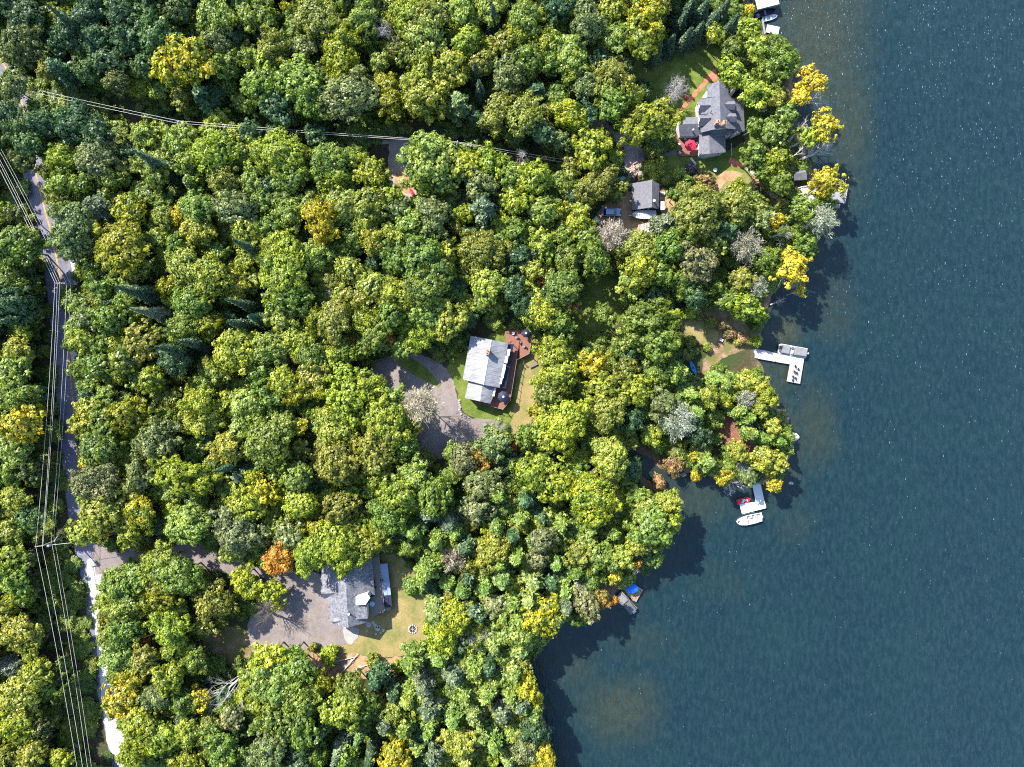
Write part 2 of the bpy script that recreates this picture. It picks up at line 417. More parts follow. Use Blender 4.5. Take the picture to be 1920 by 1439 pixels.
# ---------------- flat sheets on the land ----------------
EXCL = []                                                # polygons where no undergrowth stands
def smooth_poly(pts, step=.6, amp=.18, rounds=2):
    p = np.array(pts, float)
    for _ in range(rounds):
        q = []
        for i in range(len(p)):
            a, b = p[i], p[(i + 1) % len(p)]; q += [a * .75 + b * .25, a * .25 + b * .75]
        p = np.array(q)
    out = []
    for i in range(len(p)):
        a, b = p[i], p[(i + 1) % len(p)]; n = max(1, int(np.hypot(*(b - a)) / step))
        for k in range(n): out.append(a + (b - a) * k / n)
    p = np.array(out)
    p[:, 0] += wob(p[:, 0] * 2.1, p[:, 1] * 2.3) * amp * 2 + RNG.normal(0, amp * .4, len(p))
    p[:, 1] += wob(p[:, 1] * 1.9 + 5, p[:, 0] * 2.2) * amp * 2 + RNG.normal(0, amp * .4, len(p))
    return p
def sheet(name, pix, z, mat, amp=.18, rounds=2, excl=True, label=None):
    p = smooth_poly(topoly(pix), .6, amp, rounds) if rounds else topoly(pix)
    mb = MB(); mb.poly(ccw([Vector((x, y, z)) for x, y in p]))
    o = mb.build(name, mat); tag(o, kind='structure')
    if label: o['label'] = label
    if excl: EXCL.append(p)
    return o
def ribbon(name, line, widths, z, mat, amp=.1, excl=True):
    p = topoly(line); q = [p[0]]
    cr = []
    for i in range(len(p) - 1):                          # Catmull-Rom through the points
        p0, p1, p2, p3 = p[max(i - 1, 0)], p[i], p[i + 1], p[min(i + 2, len(p) - 1)]
        w0, w1 = widths[i], widths[i + 1]
        for k in range(10):
            t = k / 10; pt = .5 * ((2 * p1) + (-p0 + p2) * t + (2 * p0 - 5 * p1 + 4 * p2 - p3) * t * t + (-p0 + 3 * p1 - 3 * p2 + p3) * t ** 3)
            cr.append((pt, w0 + (w1 - w0) * t))
    cr.append((p[-1], widths[-1])); mb = MB(); L, R = [], []
    for i, (pt, wd) in enumerate(cr):
        d = cr[min(i + 1, len(cr) - 1)][0] - cr[max(i - 1, 0)][0]; d /= np.hypot(*d) + 1e-9; n = np.array([-d[1], d[0]])
        L.append(pt + n * (wd / 2 + RNG.normal(0, amp))); R.append(pt - n * (wd / 2 + RNG.normal(0, amp)))
    for i in range(len(L) - 1): mb.poly([(*R[i], z), (*R[i + 1], z), (*L[i + 1], z), (*L[i], z)])
    o = mb.build(name, mat); tag(o, kind='structure')
    if excl: EXCL.append(np.array(L + R[::-1]))
    return o
def noisy(name, stops, scale=.8, fine=(.25, 6), rough=.95, extra=None):
    t = NT(name); v = t.coord(); a = t.noise(v, scale, 5, .65); b = t.noise(v, fine[1], 4, .75)
    col = t.ramp(a, stops); col = t.mix(fine[0], col, t.ramp(b, [(.3, 0), (.7, 1)]), 'OVERLAY')
    if extra: c = t.noise(v, extra[0], 4, .6); col = t.mix(t.ramp(c, [(extra[1], 0), (extra[2], 1)]), col, extra[3])
    t.bsdf(col, rough, 0, .12, b, .5, .05); return t.mat
M['lawn'] = noisy('lawn_grass', [(.3, (.052, .080, .014)), (.5, (.090, .120, .022)), (.7, (.150, .150, .040))], .5, (.45, 5))
M['drylawn'] = noisy('dry_grass', [(.3, (.085, .11, .025)), (.5, (.17, .145, .055)), (.72, (.25, .18, .085))], .28, (.4, 5))
M['dirt'] = noisy('bare_dirt', [(.3, (.16, .095, .05)), (.7, (.36, .23, .13))], .6, (.4, 6))
M['scrub'] = noisy('shore_scrub', [(.3, (.075, .065, .025)), (.48, (.15, .10, .055)), (.7, (.27, .19, .12))], .55, (.5, 5), extra=(.35, .45, .6, (.10, .10, .03)))
M['gravel'] = noisy('gravel_drive', [(.3, (.20, .165, .14)), (.7, (.33, .265, .225))], .35, (.35, 6))
M['needles'] = noisy('pine_needle_floor', [(.3, (.10, .045, .028)), (.7, (.22, .10, .065))], .8, (.5, 5))
M['verge_and_sun'] = noisy('pale_gravel_and_sunlit_road', [(.3, (.32, .30, .27)), (.7, (.46, .43, .39))], .5, (.3, 6))
M['asphalt'] = noisy('old_asphalt', [(.3, (.115, .115, .145)), (.7, (.165, .16, .19))], .25, (.35, 7), extra=(.9, .5, .75, (.075, .075, .095)))
M['drive'] = noisy('worn_asphalt', [(.3, (.125, .11, .11)), (.7, (.20, .17, .155))], .22, (.4, 7), extra=(.7, .52, .72, (.15, .11, .075)))
M['path'] = noisy('red_mulch_path', [(.3, (.32, .07, .045)), (.7, (.50, .17, .11))], 1.2, (.3, 6))
M['yellow'] = simple('yellow_road_paint', (.50, .24, .05), .8, var=.35, scale=1.5)

ROAD = [(-60,30),(-24,76),(20,140),(50,215),(64,300),(80,370),(98,450),(112,530),(122,620),(128,700),(135,780),(142,860),(152,950),(166,1030),(178,1100),(188,1180),(198,1260),(210,1330),(224,1400),(244,1500)]
ribbon('road', ROAD, [6.4]*14 + [5.2]*6, G + .035, M['asphalt'], .04)
ribbon('road_marking', [(x - 2 if y < 400 else x + min(4, (y - 400) / 60), y) for x, y in ROAD[:13]], [.34]*13, G + .05, M['yellow'], .02, False)
sheet('verge_and_sunlit_road', [(134,455),(148,500),(142,560),(150,640),(158,700),(166,745),(150,752),(140,700),(130,640),(128,560)], G + .02, M['verge_and_sun'], .2)
sheet('verge_and_sunlit_road', [(124,634),(140,640),(152,690),(158,716),(150,730),(140,700),(132,664)], G + .043, M['verge_and_sun'], .2)  # pale patch painting sunlight on the road surface
sheet('verge_and_sunlit_road', [(120,840),(150,830),(232,850),(240,880),(150,890)], G + .02, M['verge_and_sun'], .2)
sheet('verge_and_sunlit_road', [(160,1040),(190,1060),(200,1160),(214,1210),(220,1260),(232,1330),(252,1420),(240,1470),(200,1400),(190,1300),(178,1180),(166,1100)], G + .043, M['verge_and_sun'], .15)
ribbon('side_road', [(176,1052),(240,1044),(310,1042),(380,1044),(440,1056),(500,1078),(560,1100)], [6.5,6.2,6,6,5.6,5.2,6], G + .055, M['drive'], .06)
ribbon('gravel_track', [(236,268),(248,276),(262,284)], [1.8,1.8,1.8], G + .02, M['gravel'])
sheet('driveway', [(690,676),(740,664),(800,664),(838,690),(856,730),(862,770),(885,786),(950,788),(946,812),(900,822),(866,846),(820,866),(780,850),(770,800),(740,760),(700,730),(676,700)], G + .03, M['drive'], .15)
ribbon('driveway', [(690,700),(640,705),(560,690),(480,690)], [4.5,4,3.5,3.5], G + .024, M['drive'])
sheet('grass_island', [(752,664),(790,680),(822,716),(826,730),(800,716),(768,700),(740,676)], G + .042, M['lawn'], .1)
sheet('lawn', [(832,690),(862,664),(900,640),(930,620),(1000,610),(1012,650),(1020,720),(1010,800),(960,830),(930,796),(886,782),(862,768),(858,730)], G + .015, M['lawn'], .15)
sheet('dry_lawn', [(966,690),(1004,640),(1030,660),(1016,740),(1006,800),(968,826),(954,806),(966,770)], G + .022, M['drylawn'], .15)
sheet('parking_court', [(500,1070),(560,1062),(600,1076),(640,1090),(660,1150),(664,1206),(600,1218),(540,1216),(490,1220),(466,1212),(464,1160),(490,1134),(520,1120),(510,1090)], G + .07, M['drive'], .12)
sheet('concrete_apron', [(640,1170),(672,1176),(676,1186),(660,1212),(646,1202)], G + .085, M['concrete'], .08)
sheet('dry_lawn', [(660,1140),(700,1040),(745,1030),(790,1090),(806,1140),(806,1200),(788,1226),(700,1236),(620,1232),(560,1222),(480,1224),(450,1214),(600,1206),(652,1204)], G + .018, M['drylawn'], .15)
sheet('bare_earth', [(560,1226),(640,1222),(720,1236),(796,1226),(800,1240),(740,1256),(690,1276),(620,1276),(576,1256)], G + .024, M['dirt'], .2)
sheet('bare_earth', [(380,1186),(440,1170),(476,1196),(470,1240),(420,1252),(380,1220)], G + .026, M['scrub'], .2)
sheet('clearing', [(732,256),(768,256),(772,300),(770,340),(784,362),(780,382),(734,376),(726,330),(728,290)], G + .02, M['gravel'], .15)
sheet('bare_earth', [(736,326),(756,320),(772,345),(778,366),(756,362),(742,348)], G + .03, M['dirt'], .12)
ribbon('forest_track', [(560,246),(620,256),(690,262),(735,262)], [1.6, 1.8, 1.8, 2], G + .014, M['gravel'], .1, False)
sheet('lawn', [(1180,100),(1230,84),(1330,80),(1400,66),(1410,80),(1372,110),(1345,150),(1330,200),(1302,260),(1270,240),(1240,200),(1190,180),(1170,140)], G + .015, M['lawn'], .15)
sheet('lawn', [(1200,300),(1270,284),(1310,290),(1370,284),(1400,260),(1420,300),(1420,340),(1380,345),(1350,380),(1330,370),(1290,340),(1240,350),(1196,340)], G + .017, M['lawn'], .15)
sheet('dry_lawn', [(1330,320),(1352,330),(1392,322),(1408,336),(1402,352),(1360,352),(1346,388),(1334,392),(1336,350)], G + .024, M['drylawn'], .15)
ribbon('bare_track', [(1390,334),(1364,330),(1348,344),(1342,366),(1346,390)], [2.2,2.4,1.8,1.6,1.4], G + .032, M['dirt'])
sheet('lawn', [(1390,180),(1420,190),(1440,230),(1436,300),(1400,300),(1396,250)], G + .019, M['lawn'], .15)
ribbon('gravel_drive', [(1060,238),(1120,238),(1160,248),(1182,276),(1190,310),(1196,330)], [3,3.4,4,5,4.6,4], G + .03, M['gravel'])
ribbon('footpath', [(1196,292),(1230,290),(1270,284)], [1.5,1.4,1.4], G + .04, M['drive'])
ribbon('footpath', [(1276,208),(1296,184),(1318,160),(1333,142)], [.9,.9,.9,1.2], G + .034, M['path'])
sheet('footpath', [(1330,140),(1340,124),(1346,150),(1338,158)], G + .044, M['path'], .1)
ribbon('footpath', [(1367,300),(1380,308),(1394,312)], [1.3,1.3,1.2], G + .04, M['path'])
ribbon('footpath', [(1412,330),(1430,350),(1448,366),(1470,380)], [.9,.9,.9,.9], G + .04, M['dirt'])
sheet('bare_earth', [(1130,380),(1184,350),(1186,400),(1240,420),(1230,440),(1160,440),(1112,420)], G + .02, M['dirt'], .2)
sheet('bare_earth', [(1236,350),(1262,360),(1268,390),(1250,410),(1238,400)], G + .021, M['dirt'], .15)
sheet('lawn', [(1094,520),(1160,490),(1180,540),(1184,580),(1150,620),(1110,640),(1080,640),(1070,600)], G + .015, M['lawn'], .2)
sheet('bare_earth', [(1280,570),(1330,560),(1380,590),(1420,630),(1412,656),(1360,664),(1338,690),(1330,716),(1312,716),(1318,680),(1330,650),(1290,640),(1276,620)], G + .016, M['scrub'], .25)
sheet('dry_lawn', [(1280,600),(1310,592),(1350,620),(1346,642),(1320,650),(1290,632)], G + .022, M['drylawn'], .2)
sheet('needle_floor', [(1340,788),(1388,760),(1404,790),(1410,820),(1424,840),(1410,852),(1380,838),(1352,830),(1336,808)], G + .016, M['needles'], .2)
sheet('bare_earth', [(1490,330),(1520,330),(1552,350),(1548,380),(1520,396),(1490,372)], .80, M['needles'], .2)
# ---------------- houses ----------------
HOUSES = [[(1268,176),(1400,176),(1402,258),(1366,292),(1262,296)], [(1180,338),(1240,338),(1240,436),(1180,436)], [(860,622),(1000,612),(1000,670),(962,770),(862,760)], [(596,1040),(740,1030),(740,1150),(700,1170),(600,1180)], [(1124,388),(1182,388),(1182,412),(1110,424)]]
for h in HOUSES: pass
def window(parent, c, along, wdt, hgt, frame='trim', panes=2):   # a window standing in a wall; c centre, along = unit vector of the wall
    a = Vector((along[0], along[1], 0)).normalized(); rz = math.atan2(a.y, a.x)
    f = MB()
    for s in (-1, 1):
        f.box(c + a * s * wdt / 2, (.10, .12, hgt + .1), rz); f.box(c + Vector((0, 0, s * hgt / 2)), (wdt - .1, .12, .1), rz)
    for k in range(1, panes): f.box(c + a * (wdt * k / panes - wdt / 2), (.06, .10, hgt - .1), rz)
    fo = f.build('window', M[frame], parent)
    MB().box(c, (wdt - .02, .05, hgt - .02), rz).build('pane', M['glass'], fo)
def wall_windows(parent, p0, p1, zc, n, wdt=1.1, hgt=1.2, off=.04):
    p0 = Vector((p0[0], p0[1], 0)); p1 = Vector((p1[0], p1[1], 0)); a = (p1 - p0).normalized(); nrm = Vector((a.y, -a.x, 0))
    for k in range(n):
        c = p0 + (p1 - p0) * ((k + .5) / n) + nrm * off; c.z = zc; window(parent, c, a, wdt, hgt)
def roof_plane(parent, pts, mat, th=.16, name='roof'):
    return MB().slab(pts, th).build(name, mat, parent)
def walls(parent, pts, mat, inset=.25, top=.22, name='wall', zb=G - .3):
    pts = ccw([Vector(p) for p in pts]); c = sum(pts, Vector()) / len(pts)
    q = []
    for p in pts:
        d = Vector((p.x - c.x, p.y - c.y, 0)); L = d.length; q.append(p - d / L * inset * 1.3 - Vector((0, 0, top)))
    return MB().solid(q, zb).build(name, mat, parent), q
def chimney(parent, p, zb, zt, sx, sy, flues=2, rz=0):
    ch = MB().box((p.x, p.y, (zb + zt) / 2), (sx, sy, zt - zb), rz).build('chimney', M['brick'], parent)
    MB().box((p.x, p.y, zt + .05), (sx + .1, sy + .1, .1), rz).build('chimney_cap', M['brick'], ch)
    for k in range(flues):
        o = (k - (flues - 1) / 2) * .5
        MB().lathe([(.13, 0), (.13, .35), (.09, .35), (.09, .02)], (p.x - o * math.sin(rz), p.y + o * math.cos(rz), zt + .1), 10).build('flue', M['rockb'], ch)
def vent(parent, p):
    MB().lathe([(.07, -.4), (.07, .35), (.12, .36), (.12, .45), (0.01, .47)], p, 8).build('vent_pipe', M['dark'], parent)
def gable_dormer(parent, ridge_in, ridge_out, half, zdrop, mat, wallm, faceglass=True):
    ri, ro = Vector(ridge_in), Vector(ridge_out); a = Vector((ro.x - ri.x, ro.y - ri.y, 0)).normalized(); n = Vector((-a.y, a.x, 0))
    for s, nm in ((1, 'dormer_roof'), (-1, 'dormer_roof')):
        e_o = ro + n * s * half - Vector((0, 0, zdrop)); e_i = ri.lerp(ro, .42) + n * s * half - Vector((0, 0, zdrop))
        e_i = ri + (e_o - ro) * .04 if half < .2 else e_i
        MB().slab([ri, ro, e_o, e_i], .1).build(nm, mat, parent)
    b0 = ro - a * .25
    f = MB(); l = b0 + n * (half - .12) - Vector((0, 0, zdrop + .1)); r = b0 - n * (half - .12) - Vector((0, 0, zdrop + .1))
    bk = -a * ((ro - ri).length * .55)
    dz = Vector((0, 0, 1.3))
    ring = [r - dz, l - dz, l, b0 - Vector((0, 0, .14)), r]
    f.hexa([p + bk for p in ring], ring) ; fr = f.build('dormer_wall', wallm, parent)
    if faceglass: window(parent, b0 + a * .05 - Vector((0, 0, zdrop + .35)), (n.x, n.y), max(.5, half * .9), .8)

# --- the big gabled house by the lake ---
hA = thing('house', 'big grey-shingled gabled house with dormers and two brick chimneys beside the lake at upper right', 'house', P(1350, 215), 0)
def A(px, py, z):
    v = P(px, py, z); return v - hA.location
RA = M['roofA']; base = -.3
R1, R2, Rm = A(1348.6, 151.5, 8.6), A(1351.4, 240, 8.6), A(1349.5, 182, 8.6)
roof_plane(hA, [R1, Rm, A(1326, 183, 6.9), A(1326, 160.5, 6.9)], RA)
roof_plane(hA, [Rm, R2, A(1314, 249, 5.4), A(1309, 186, 5.4), A(1326, 182.9, 6.9)], RA)
roof_plane(hA, [R1, A(1365.5, 161, 7.1), A(1366, 178, 7.0), Rm], RA)
roof_plane(hA, [Rm, A(1366, 178.1, 7.0), A(1378, 192, 5.9), A(1379, 243, 5.9), R2], RA)
roof_plane(hA, [A(1374, 184, 5.6), A(1393.5, 183, 4.0), A(1396.5, 246, 4.0), A(1377, 251.5, 5.6)], RA)
for ring in ([A(1327, 162, 6.7), A(1348.6, 153.5, 8.4), A(1365, 163, 6.9), A(1365, 190, 6.7), A(1327, 190, 6.7)],
             [A(1310, 187, 5.2), A(1349.5, 186, 8.4), A(1377, 193, 5.7), A(1378, 242, 5.7), A(1351.4, 239, 8.4), A(1315, 248, 5.2)]):
    c = sum(ring, Vector()) / len(ring)
    q = [p - Vector((p.x - c.x, p.y - c.y, 0)).normalized() * .38 - Vector((0, 0, .12)) for p in ring]
    MB().solid(q, base).build('wall', M['white'], hA)
q = [A(1376, 186, 5.3), A(1391, 185, 3.8), A(1394, 244, 3.8), A(1378, 249, 5.3)]
MB().solid(q, base).build('wall', M['white'], hA)
wall_windows(hA, A(1311.4, 190, 5)[:2], A(1316, 216, 5)[:2], 2.6, 3); wall_windows(hA, A(1390.5, 240, 4)[:2], A(1389, 190, 4)[:2], 1.6, 5)
for ry, x0, x1, hf, zd in ((197.5, 1333, 1312, 1.15, 1.25), (221.5, 1334, 1312.5, 1.2, 1.3)):
    gable_dormer(hA, A(x0, ry, 7.5), A(x1, ry + .5, 7.4), hf, zd, RA, M['white'])
gable_dormer(hA, A(1328, 213.2, 6.9), A(1314, 214, 6.4), .55, .5, RA, M['white'], False)
for x0, x1, ry in ((1359, 1379.5, 195.5), (1362, 1381.5, 218.5)):
    gable_dormer(hA, A(x0, ry, 8.0), A(x1, ry, 7.7), .95, .75, RA, M['white'])
chimney(hA, A(1344.2, 230.5, 9.2), 7.0, 9.0, .7, .6, 1); chimney(hA, A(1356.4, 232.5, 9.2), 7.0, 9.1, .65, .85, 2)
vent(hA, A(1333, 210, 7.7))
# link roof between the main block and the south wing
roof_plane(hA, [A(1314, 249.2, 4.9), A(1351, 241, 6.2), A(1376, 243.5, 5.2), A(1376, 251, 4.6), A(1345, 257, 4.9), A(1318, 257, 4.6)], M['roofA'])
MB().solid([A(1316, 250, 4.6), A(1351, 243, 5.6), A(1374, 245, 4.8), A(1374, 250, 4.3), A(1345, 255.5, 4.6), A(1320, 255.5, 4.3)], base).build('wall', M['white'], hA)
# south wing
wr1, wr2 = A(1329.5, 252, 5.6), A(1331, 288.5, 5.6)
roof_plane(hA, [wr1, wr2, A(1311.5, 290.5, 4.1), A(1311, 253, 4.1)], RA); roof_plane(hA, [wr1, A(1360, 254, 3.9), A(1360.5, 286, 3.9), wr2], RA)
q = [A(1313.5, 288, 3.9), A(1331, 286.4, 5.35), A(1357, 284.4, 3.7), A(1357, 256, 3.7), A(1329.6, 254.5, 5.35), A(1313.5, 255, 3.9)]
MB().solid(q, base).build('wall', M['white'], hA); wall_windows(hA, A(1316, 287.2, 4)[:2], A(1353, 284.6, 4)[:2], 1.7, 3)
# west wing
wr1, wr2 = A(1272.5, 233.5, 5.2), A(1315, 232.2, 5.2)
roof_plane(hA, [wr1, wr2, A(1311.5, 219, 4.2), A(1273, 221.5, 4.2)], RA); roof_plane(hA, [wr1, A(1275, 256, 3.7), A(1312, 255, 3.7), wr2], RA)
q = [A(1275.5, 223.5, 4.0), A(1275.3, 233.4, 5.0), A(1277, 253.5, 3.5), A(1311.5, 253, 3.5), A(1313, 232.4, 5.0), A(1310.5, 221, 4.0)]
MB().solid(q, base).build('wall', M['white'], hA)
MB().lathe([(.16, -1.2), (.16, .3), (.22, .3), (.22, .42), (.02, .5)], A(1299.5, 244.5, 4.9), 10).build('stove_pipe', M['metal'], hA)

def furniture_chair(name, label, p, rz, mat, grp=None, s=1.0):
    t = thing(name, label, 'chair', p, rz, grp); t.scale = (s, s, s)
    MB().box((0, 0, .42), (.5, .5, .05)).build('seat', mat, t); MB().box((-.27, 0, .72), (.05, .5, .55)).build('backrest', mat, t)
    for a in (-1, 1):
        for b in (-1, 1): MB().box((a * .22, b * .22, .2), (.05, .05, .4)).build('leg', mat, t)
        MB().box((0, a * .27, .62), (.5, .05, .04)).build('armrest', mat, t)
    return t
def parasol(name, label, p, r, z, mat, pole=M['metal'], seg=8, drop=.5, capm=None):
    t = thing(name, label, 'parasol', p)
    MB().lathe([(.28, 0), (.28, .08), (.03, .1)], (0, 0, 0), 16).build('base', M['concrete'], t)
    MB().tube([(0, 0, 0), (0, 0, z + .1)], .03, 8).build('pole', pole, t)
    mb = MB(); n = seg
    ring = [Vector((r * math.cos(2 * PI * k / n + .2), r * math.sin(2 * PI * k / n + .2), z - drop)) for k in range(n)]
    mid = [Vector((r * .5 * math.cos(2 * PI * k / n + .2), r * .5 * math.sin(2 * PI * k / n + .2), z - drop * .38)) for k in range(n)]
    for k in range(n):
        j = (k + 1) % n; sag = (ring[k] + ring[j]) / 2 * .96; sag.z = z - drop + .02
        mb.poly([ring[k], sag, mid[j], mid[k]]); mb.poly([sag, ring[j], mid[j]]); mb.poly([mid[k], mid[j], (0, 0, z)])
    o = mb.build('canopy', mat, t); sd = o.modifiers.new('s', 'SOLIDIFY'); sd.thickness = .015
    if capm: MB().lathe([(.24, 0), (.02, .1)], (0, 0, z + .02), 12).build('cap', capm, t)
    return t
# patio west of the lakeside house
dk = thing('patio_deck', 'dark brown timber patio under the red parasol beside the white lakeside house', 'deck', P(1290, 276))
def Dk(px, py, z): return P(px, py, z) - dk.location
MB().slab([Dk(1268, 254, G + .35), Dk(1311, 254, G + .35), Dk(1312, 293, G + .35), Dk(1272, 293, G + .35)], .3).build('deck_floor', M['reddeck'], dk)
parasol('parasol', 'open red parasol shading the patio left of the big lakeside house', P(1290.5, 279, G + .35), 1.42, 2.5, M['redc'], drop=.45)
furniture_chair('garden_chair', 'pink-red garden chair alone on the grass left of the red path', P(1284, 183), .6, M['red'], s=1.5)
for x, y, lb in ((1272, 272, 'white patio chair at the left edge of the brown patio'), (1274, 288, 'white patio chair at the bottom left corner of the brown patio'), (1303, 272, 'white patio chair between the red parasol and the house'), (1284, 262, 'white patio chair above the red parasol by the wing wall')):
    furniture_chair('patio_chair', lb, P(x, y, G + .36), random.uniform(0, 6), M['white'], 'white patio chairs')
def bench(label, p, L, rz, mat, w=.5):
    t = thing('bench', label, 'bench', p, rz)
    for k in (-1, 0, 1): MB().box((0, k * w / 3, .45), (L, w / 4, .05)).build('seat_board', mat, t)
    for k in (-1, 1): MB().box((k * L * .38, 0, .21), (.08, w, .42)).build('leg', mat, t)
bench('pale bench on the shaded grass below the red parasol', P(1299, 304), 1.9, -.9, M['white'])
t = thing('garden_swing', 'white slatted garden swing frame on the grass between house and lake trees', 'swing', P(1424, 211), .15)
for k in (-1, 1): MB().tube([(k * .9, -.8, 0), (k * .9, 0, 2.0), (k * .9, .8, 0)], .04, 6).build('side_frame', M['white'], t)
MB().tube([(-.95, 0, 2.0), (.95, 0, 2.0)], .04, 6).build('top_rail', M['white'], t)
for k in range(5): MB().box((0, -.5 + k * .25, 1.95), (1.9, .06, .03)).build('slat', M['white'], t)
t = thing('handrail', 'thin white handrail standing in the shade below the lakeside house', 'handrail', P(1369.5, 283), PI / 2)
MB().tube([(-1.5, 0, .95), (1.5, 0, .95)], .05, 6).build('rail', M['white'], t)
for k in (-1.4, 0, 1.4): MB().tube([(k, 0, 0), (k, 0, .95)], .035, 6).build('post', M['white'], t)
t = thing('grill', 'white-covered barbecue grill at the upper right corner of the lakeside house', 'grill', P(1372, 175), .9)
MB().hexa([Vector((-.6, -.4, 0)), Vector((.6, -.4, 0)), Vector((.6, .4, 0)), Vector((-.6, .4, 0))], [Vector((-.5, -.3, 1.1)), Vector((.5, -.3, 1.1)), Vector((.5, .3, 1.1)), Vector((-.5, .3, 1.1))]).build('cover', M['white'], t)
MB().box((.75, 0, .8), (.4, .4, .04)).build('side_shelf', M['metal'], t)
def stone(name, label, cat, p, sx, sy, sz, mat, rz=0, grp=None, seed=0, parent=None):
    import mathutils.noise as mn
    mb = MB(); n, m = 12, 7; pr = []
    for j in range(1, m):
        th = PI * j / m
        for k in range(n):
            a = 2 * PI * k / n; v = Vector((math.sin(th) * math.cos(a), math.sin(th) * math.sin(a), math.cos(th)))
            r = 1 + .32 * mn.noise(v * 1.3 + Vector((seed * 3.7, 0, 0))) + .12 * mn.noise(v * 3.4 + Vector((0, seed, 0)))
            mb.v.append((v.x * sx * r, v.y * sy * r, v.z * sz * r))
    for j in range(m - 2):
        for k in range(n):
            a = j * n + k; b = j * n + (k + 1) % n; mb.f.append((a, a + n, b + n, b)); mb.m.append(0)
    mb.f.append(tuple(range(n))); mb.m.append(0); mb.f.append(tuple((m - 2) * n + k for k in range(n - 1, -1, -1))); mb.m.append(0)
    o = mb.build(name, mat, parent); o.location = p; o.rotation_euler = (0, 0, rz)
    if label: tag(o, label, cat, grp)
    return o
steps = thing('stone_steps', 'row of pale stepping stones leading down from the red path toward the lake', 'steps', P(1402, 318))
for k in range(8):
    f = k / 7; p = P(1393 + 21 * f, 310 + 18 * f) - steps.location
    MB().box(p + Vector((0, 0, .06)), (.75, .42, .16), -.75 + random.uniform(-.15, .15) + PI / 2).build('step_stone', M['slab'], steps, bevel=.03)

# --- garage and the yard around it ---
hG = thing('garage', 'small grey-roofed garage above the white covered boat', 'garage', P(1210, 368))
def Gg(px, py, z): return P(px, py, z) - hG.location
g1, g2 = Gg(1222.8, 337.5, 5.2), Gg(1222.2, 389, 5.2)
roof_plane(hG, [g1, g2, Gg(1184.4, 394.6, 3.2), Gg(1184.4, 344.4, 3.2)], M['roofG']); roof_plane(hG, [g1, Gg(1236.3, 345.5, 3.5), Gg(1235.3, 393, 3.5), g2], M['roofG'])
q = [Gg(1186.5, 392, 3.0), Gg(1222, 386.5, 5.0), Gg(1234, 390.5, 3.3), Gg(1234.5, 348, 3.3), Gg(1222.6, 340, 5.0), Gg(1186.5, 346.5, 3.0)]
MB().solid(q, -.3).build('wall', M['greydark'], hG)
wall_windows(hG, q[0][:2], Gg(1230, 390, 3)[:2], 1.6, 2)
MB().lathe([(.22, -1.0), (.22, .35), (.3, .36), (.3, .5), (.02, .56)], Gg(1226, 377.5, 5.0), 12).build('metal_flue', M['white'], hG)
MB().slab([Gg(1238, 378, 2.8), Gg(1246, 378, 2.5), Gg(1246, 394, 2.5), Gg(1238, 394, 2.8)], .1).build('lean_to_roof', M['white'], hG)
for y in (379.5, 392.5): MB().tube([Gg(1245, y, G), Gg(1245, y, 2.42)], .05, 6).build('post', M['wood'], hG)
# boat hull maker
def hull_rings(L, W, H, bow=1.0, n=14, stern=.9):
    pts = []
    for i in range(n + 1):
        f = i / n; x = -L / 2 + L * f
        wv = W / 2 * (stern + (1 - stern) * min(1, f * 3)) * (1 if f < .45 else math.sqrt(max(0, 1 - ((f - .45) / .55) ** (2.2 * bow))))
        pts.append((x, max(wv, .02)))
    return pts
def hull(mb, L, W, H, bow=1.0, z0=-.2, inner=.14, floor=.25, n=14):
    r = hull_rings(L, W, H, bow, n)
    top = [Vector((x, w, H + .12 * max(0, x / L))) for x, w in r]; bot = [Vector((x * .94, w * .72, z0)) for x, w in r]
    inn = [Vector((x * .95, max(w - inner, .01), H + .10 * max(0, x / L))) for x, w in r]; fl = [Vector((x * .93, max(w - inner - .05, .01), floor)) for x, w in r]
    def mir(l): return [Vector((p.x, -p.y, p.z)) for p in l]
    for side in (lambda l: l, mir):
        a, b, c, d_ = side(bot), side(top), side(inn), side(fl)
        for i in range(n):
            for u, v in ((a, b), (b, c), (c, d_)): mb.poly([u[i], u[i + 1], v[i + 1], v[i]])
    b2, c2, d2, a2 = mir(top), mir(inn), mir(fl), mir(bot)
    for i in range(n): mb.poly([fl[i], fl[i + 1], d2[i + 1], d2[i]]); mb.poly([bot[i], a2[i], a2[i + 1], bot[i + 1]])
    mb.poly([bot[0], top[0], b2[0], a2[0]]); mb.poly([top[0], inn[0], c2[0], b2[0]]); mb.poly([inn[0], fl[0], d2[0], c2[0]])
    return mb
cb = thing('covered_boat', 'long white boat wrapped in a ribbed cover below the grey-roofed garage', 'boat', P(1205, 405.5, G), PI)
hb = hull(MB(), 5.6, 2.1, 1.5, 1.0, .5).build('hull', M['whiteboat'], cb)
mbc = MB(); rr = hull_rings(5.5, 2.1, 1, 1.0)
for i in range(14):
    (x0, w0), (x1, w1) = rr[i], rr[i + 1]; 
    for s in (-1, 1): mbc.poly([(x0, 0, 2.15), (x1, 0, 2.15 - .5 * max(0, x1 / 2.8)), (x1, s * w1, 1.62), (x0, s * w0, 1.62)])
mbc.poly([(rr[0][0], -rr[0][1], 1.62), (rr[0][0], rr[0][1], 1.62), (rr[0][0], 0, 2.15)])
MB.build(mbc, 'cover', M['white'], cb)
for y in (-.45, 0, .45): MB().tube([(-2.6, y, 2.2 - abs(y) * .52), (1.4, y * .8, 2.1 - abs(y) * .5)], .045, 5).build('cover_rib', M['greycover'], cb)
for x in (-.8, .2):
    for y in (-.9, .9): MB().lathe([(.1, -.1), (.33, -.1), (.33, .1), (.1, .1)], (0, 0, 0), 14).build('trailer_wheel', M['black'], cb)
    for o in list(cb.children)[-2:]: o.rotation_euler = (PI / 2, 0, 0)
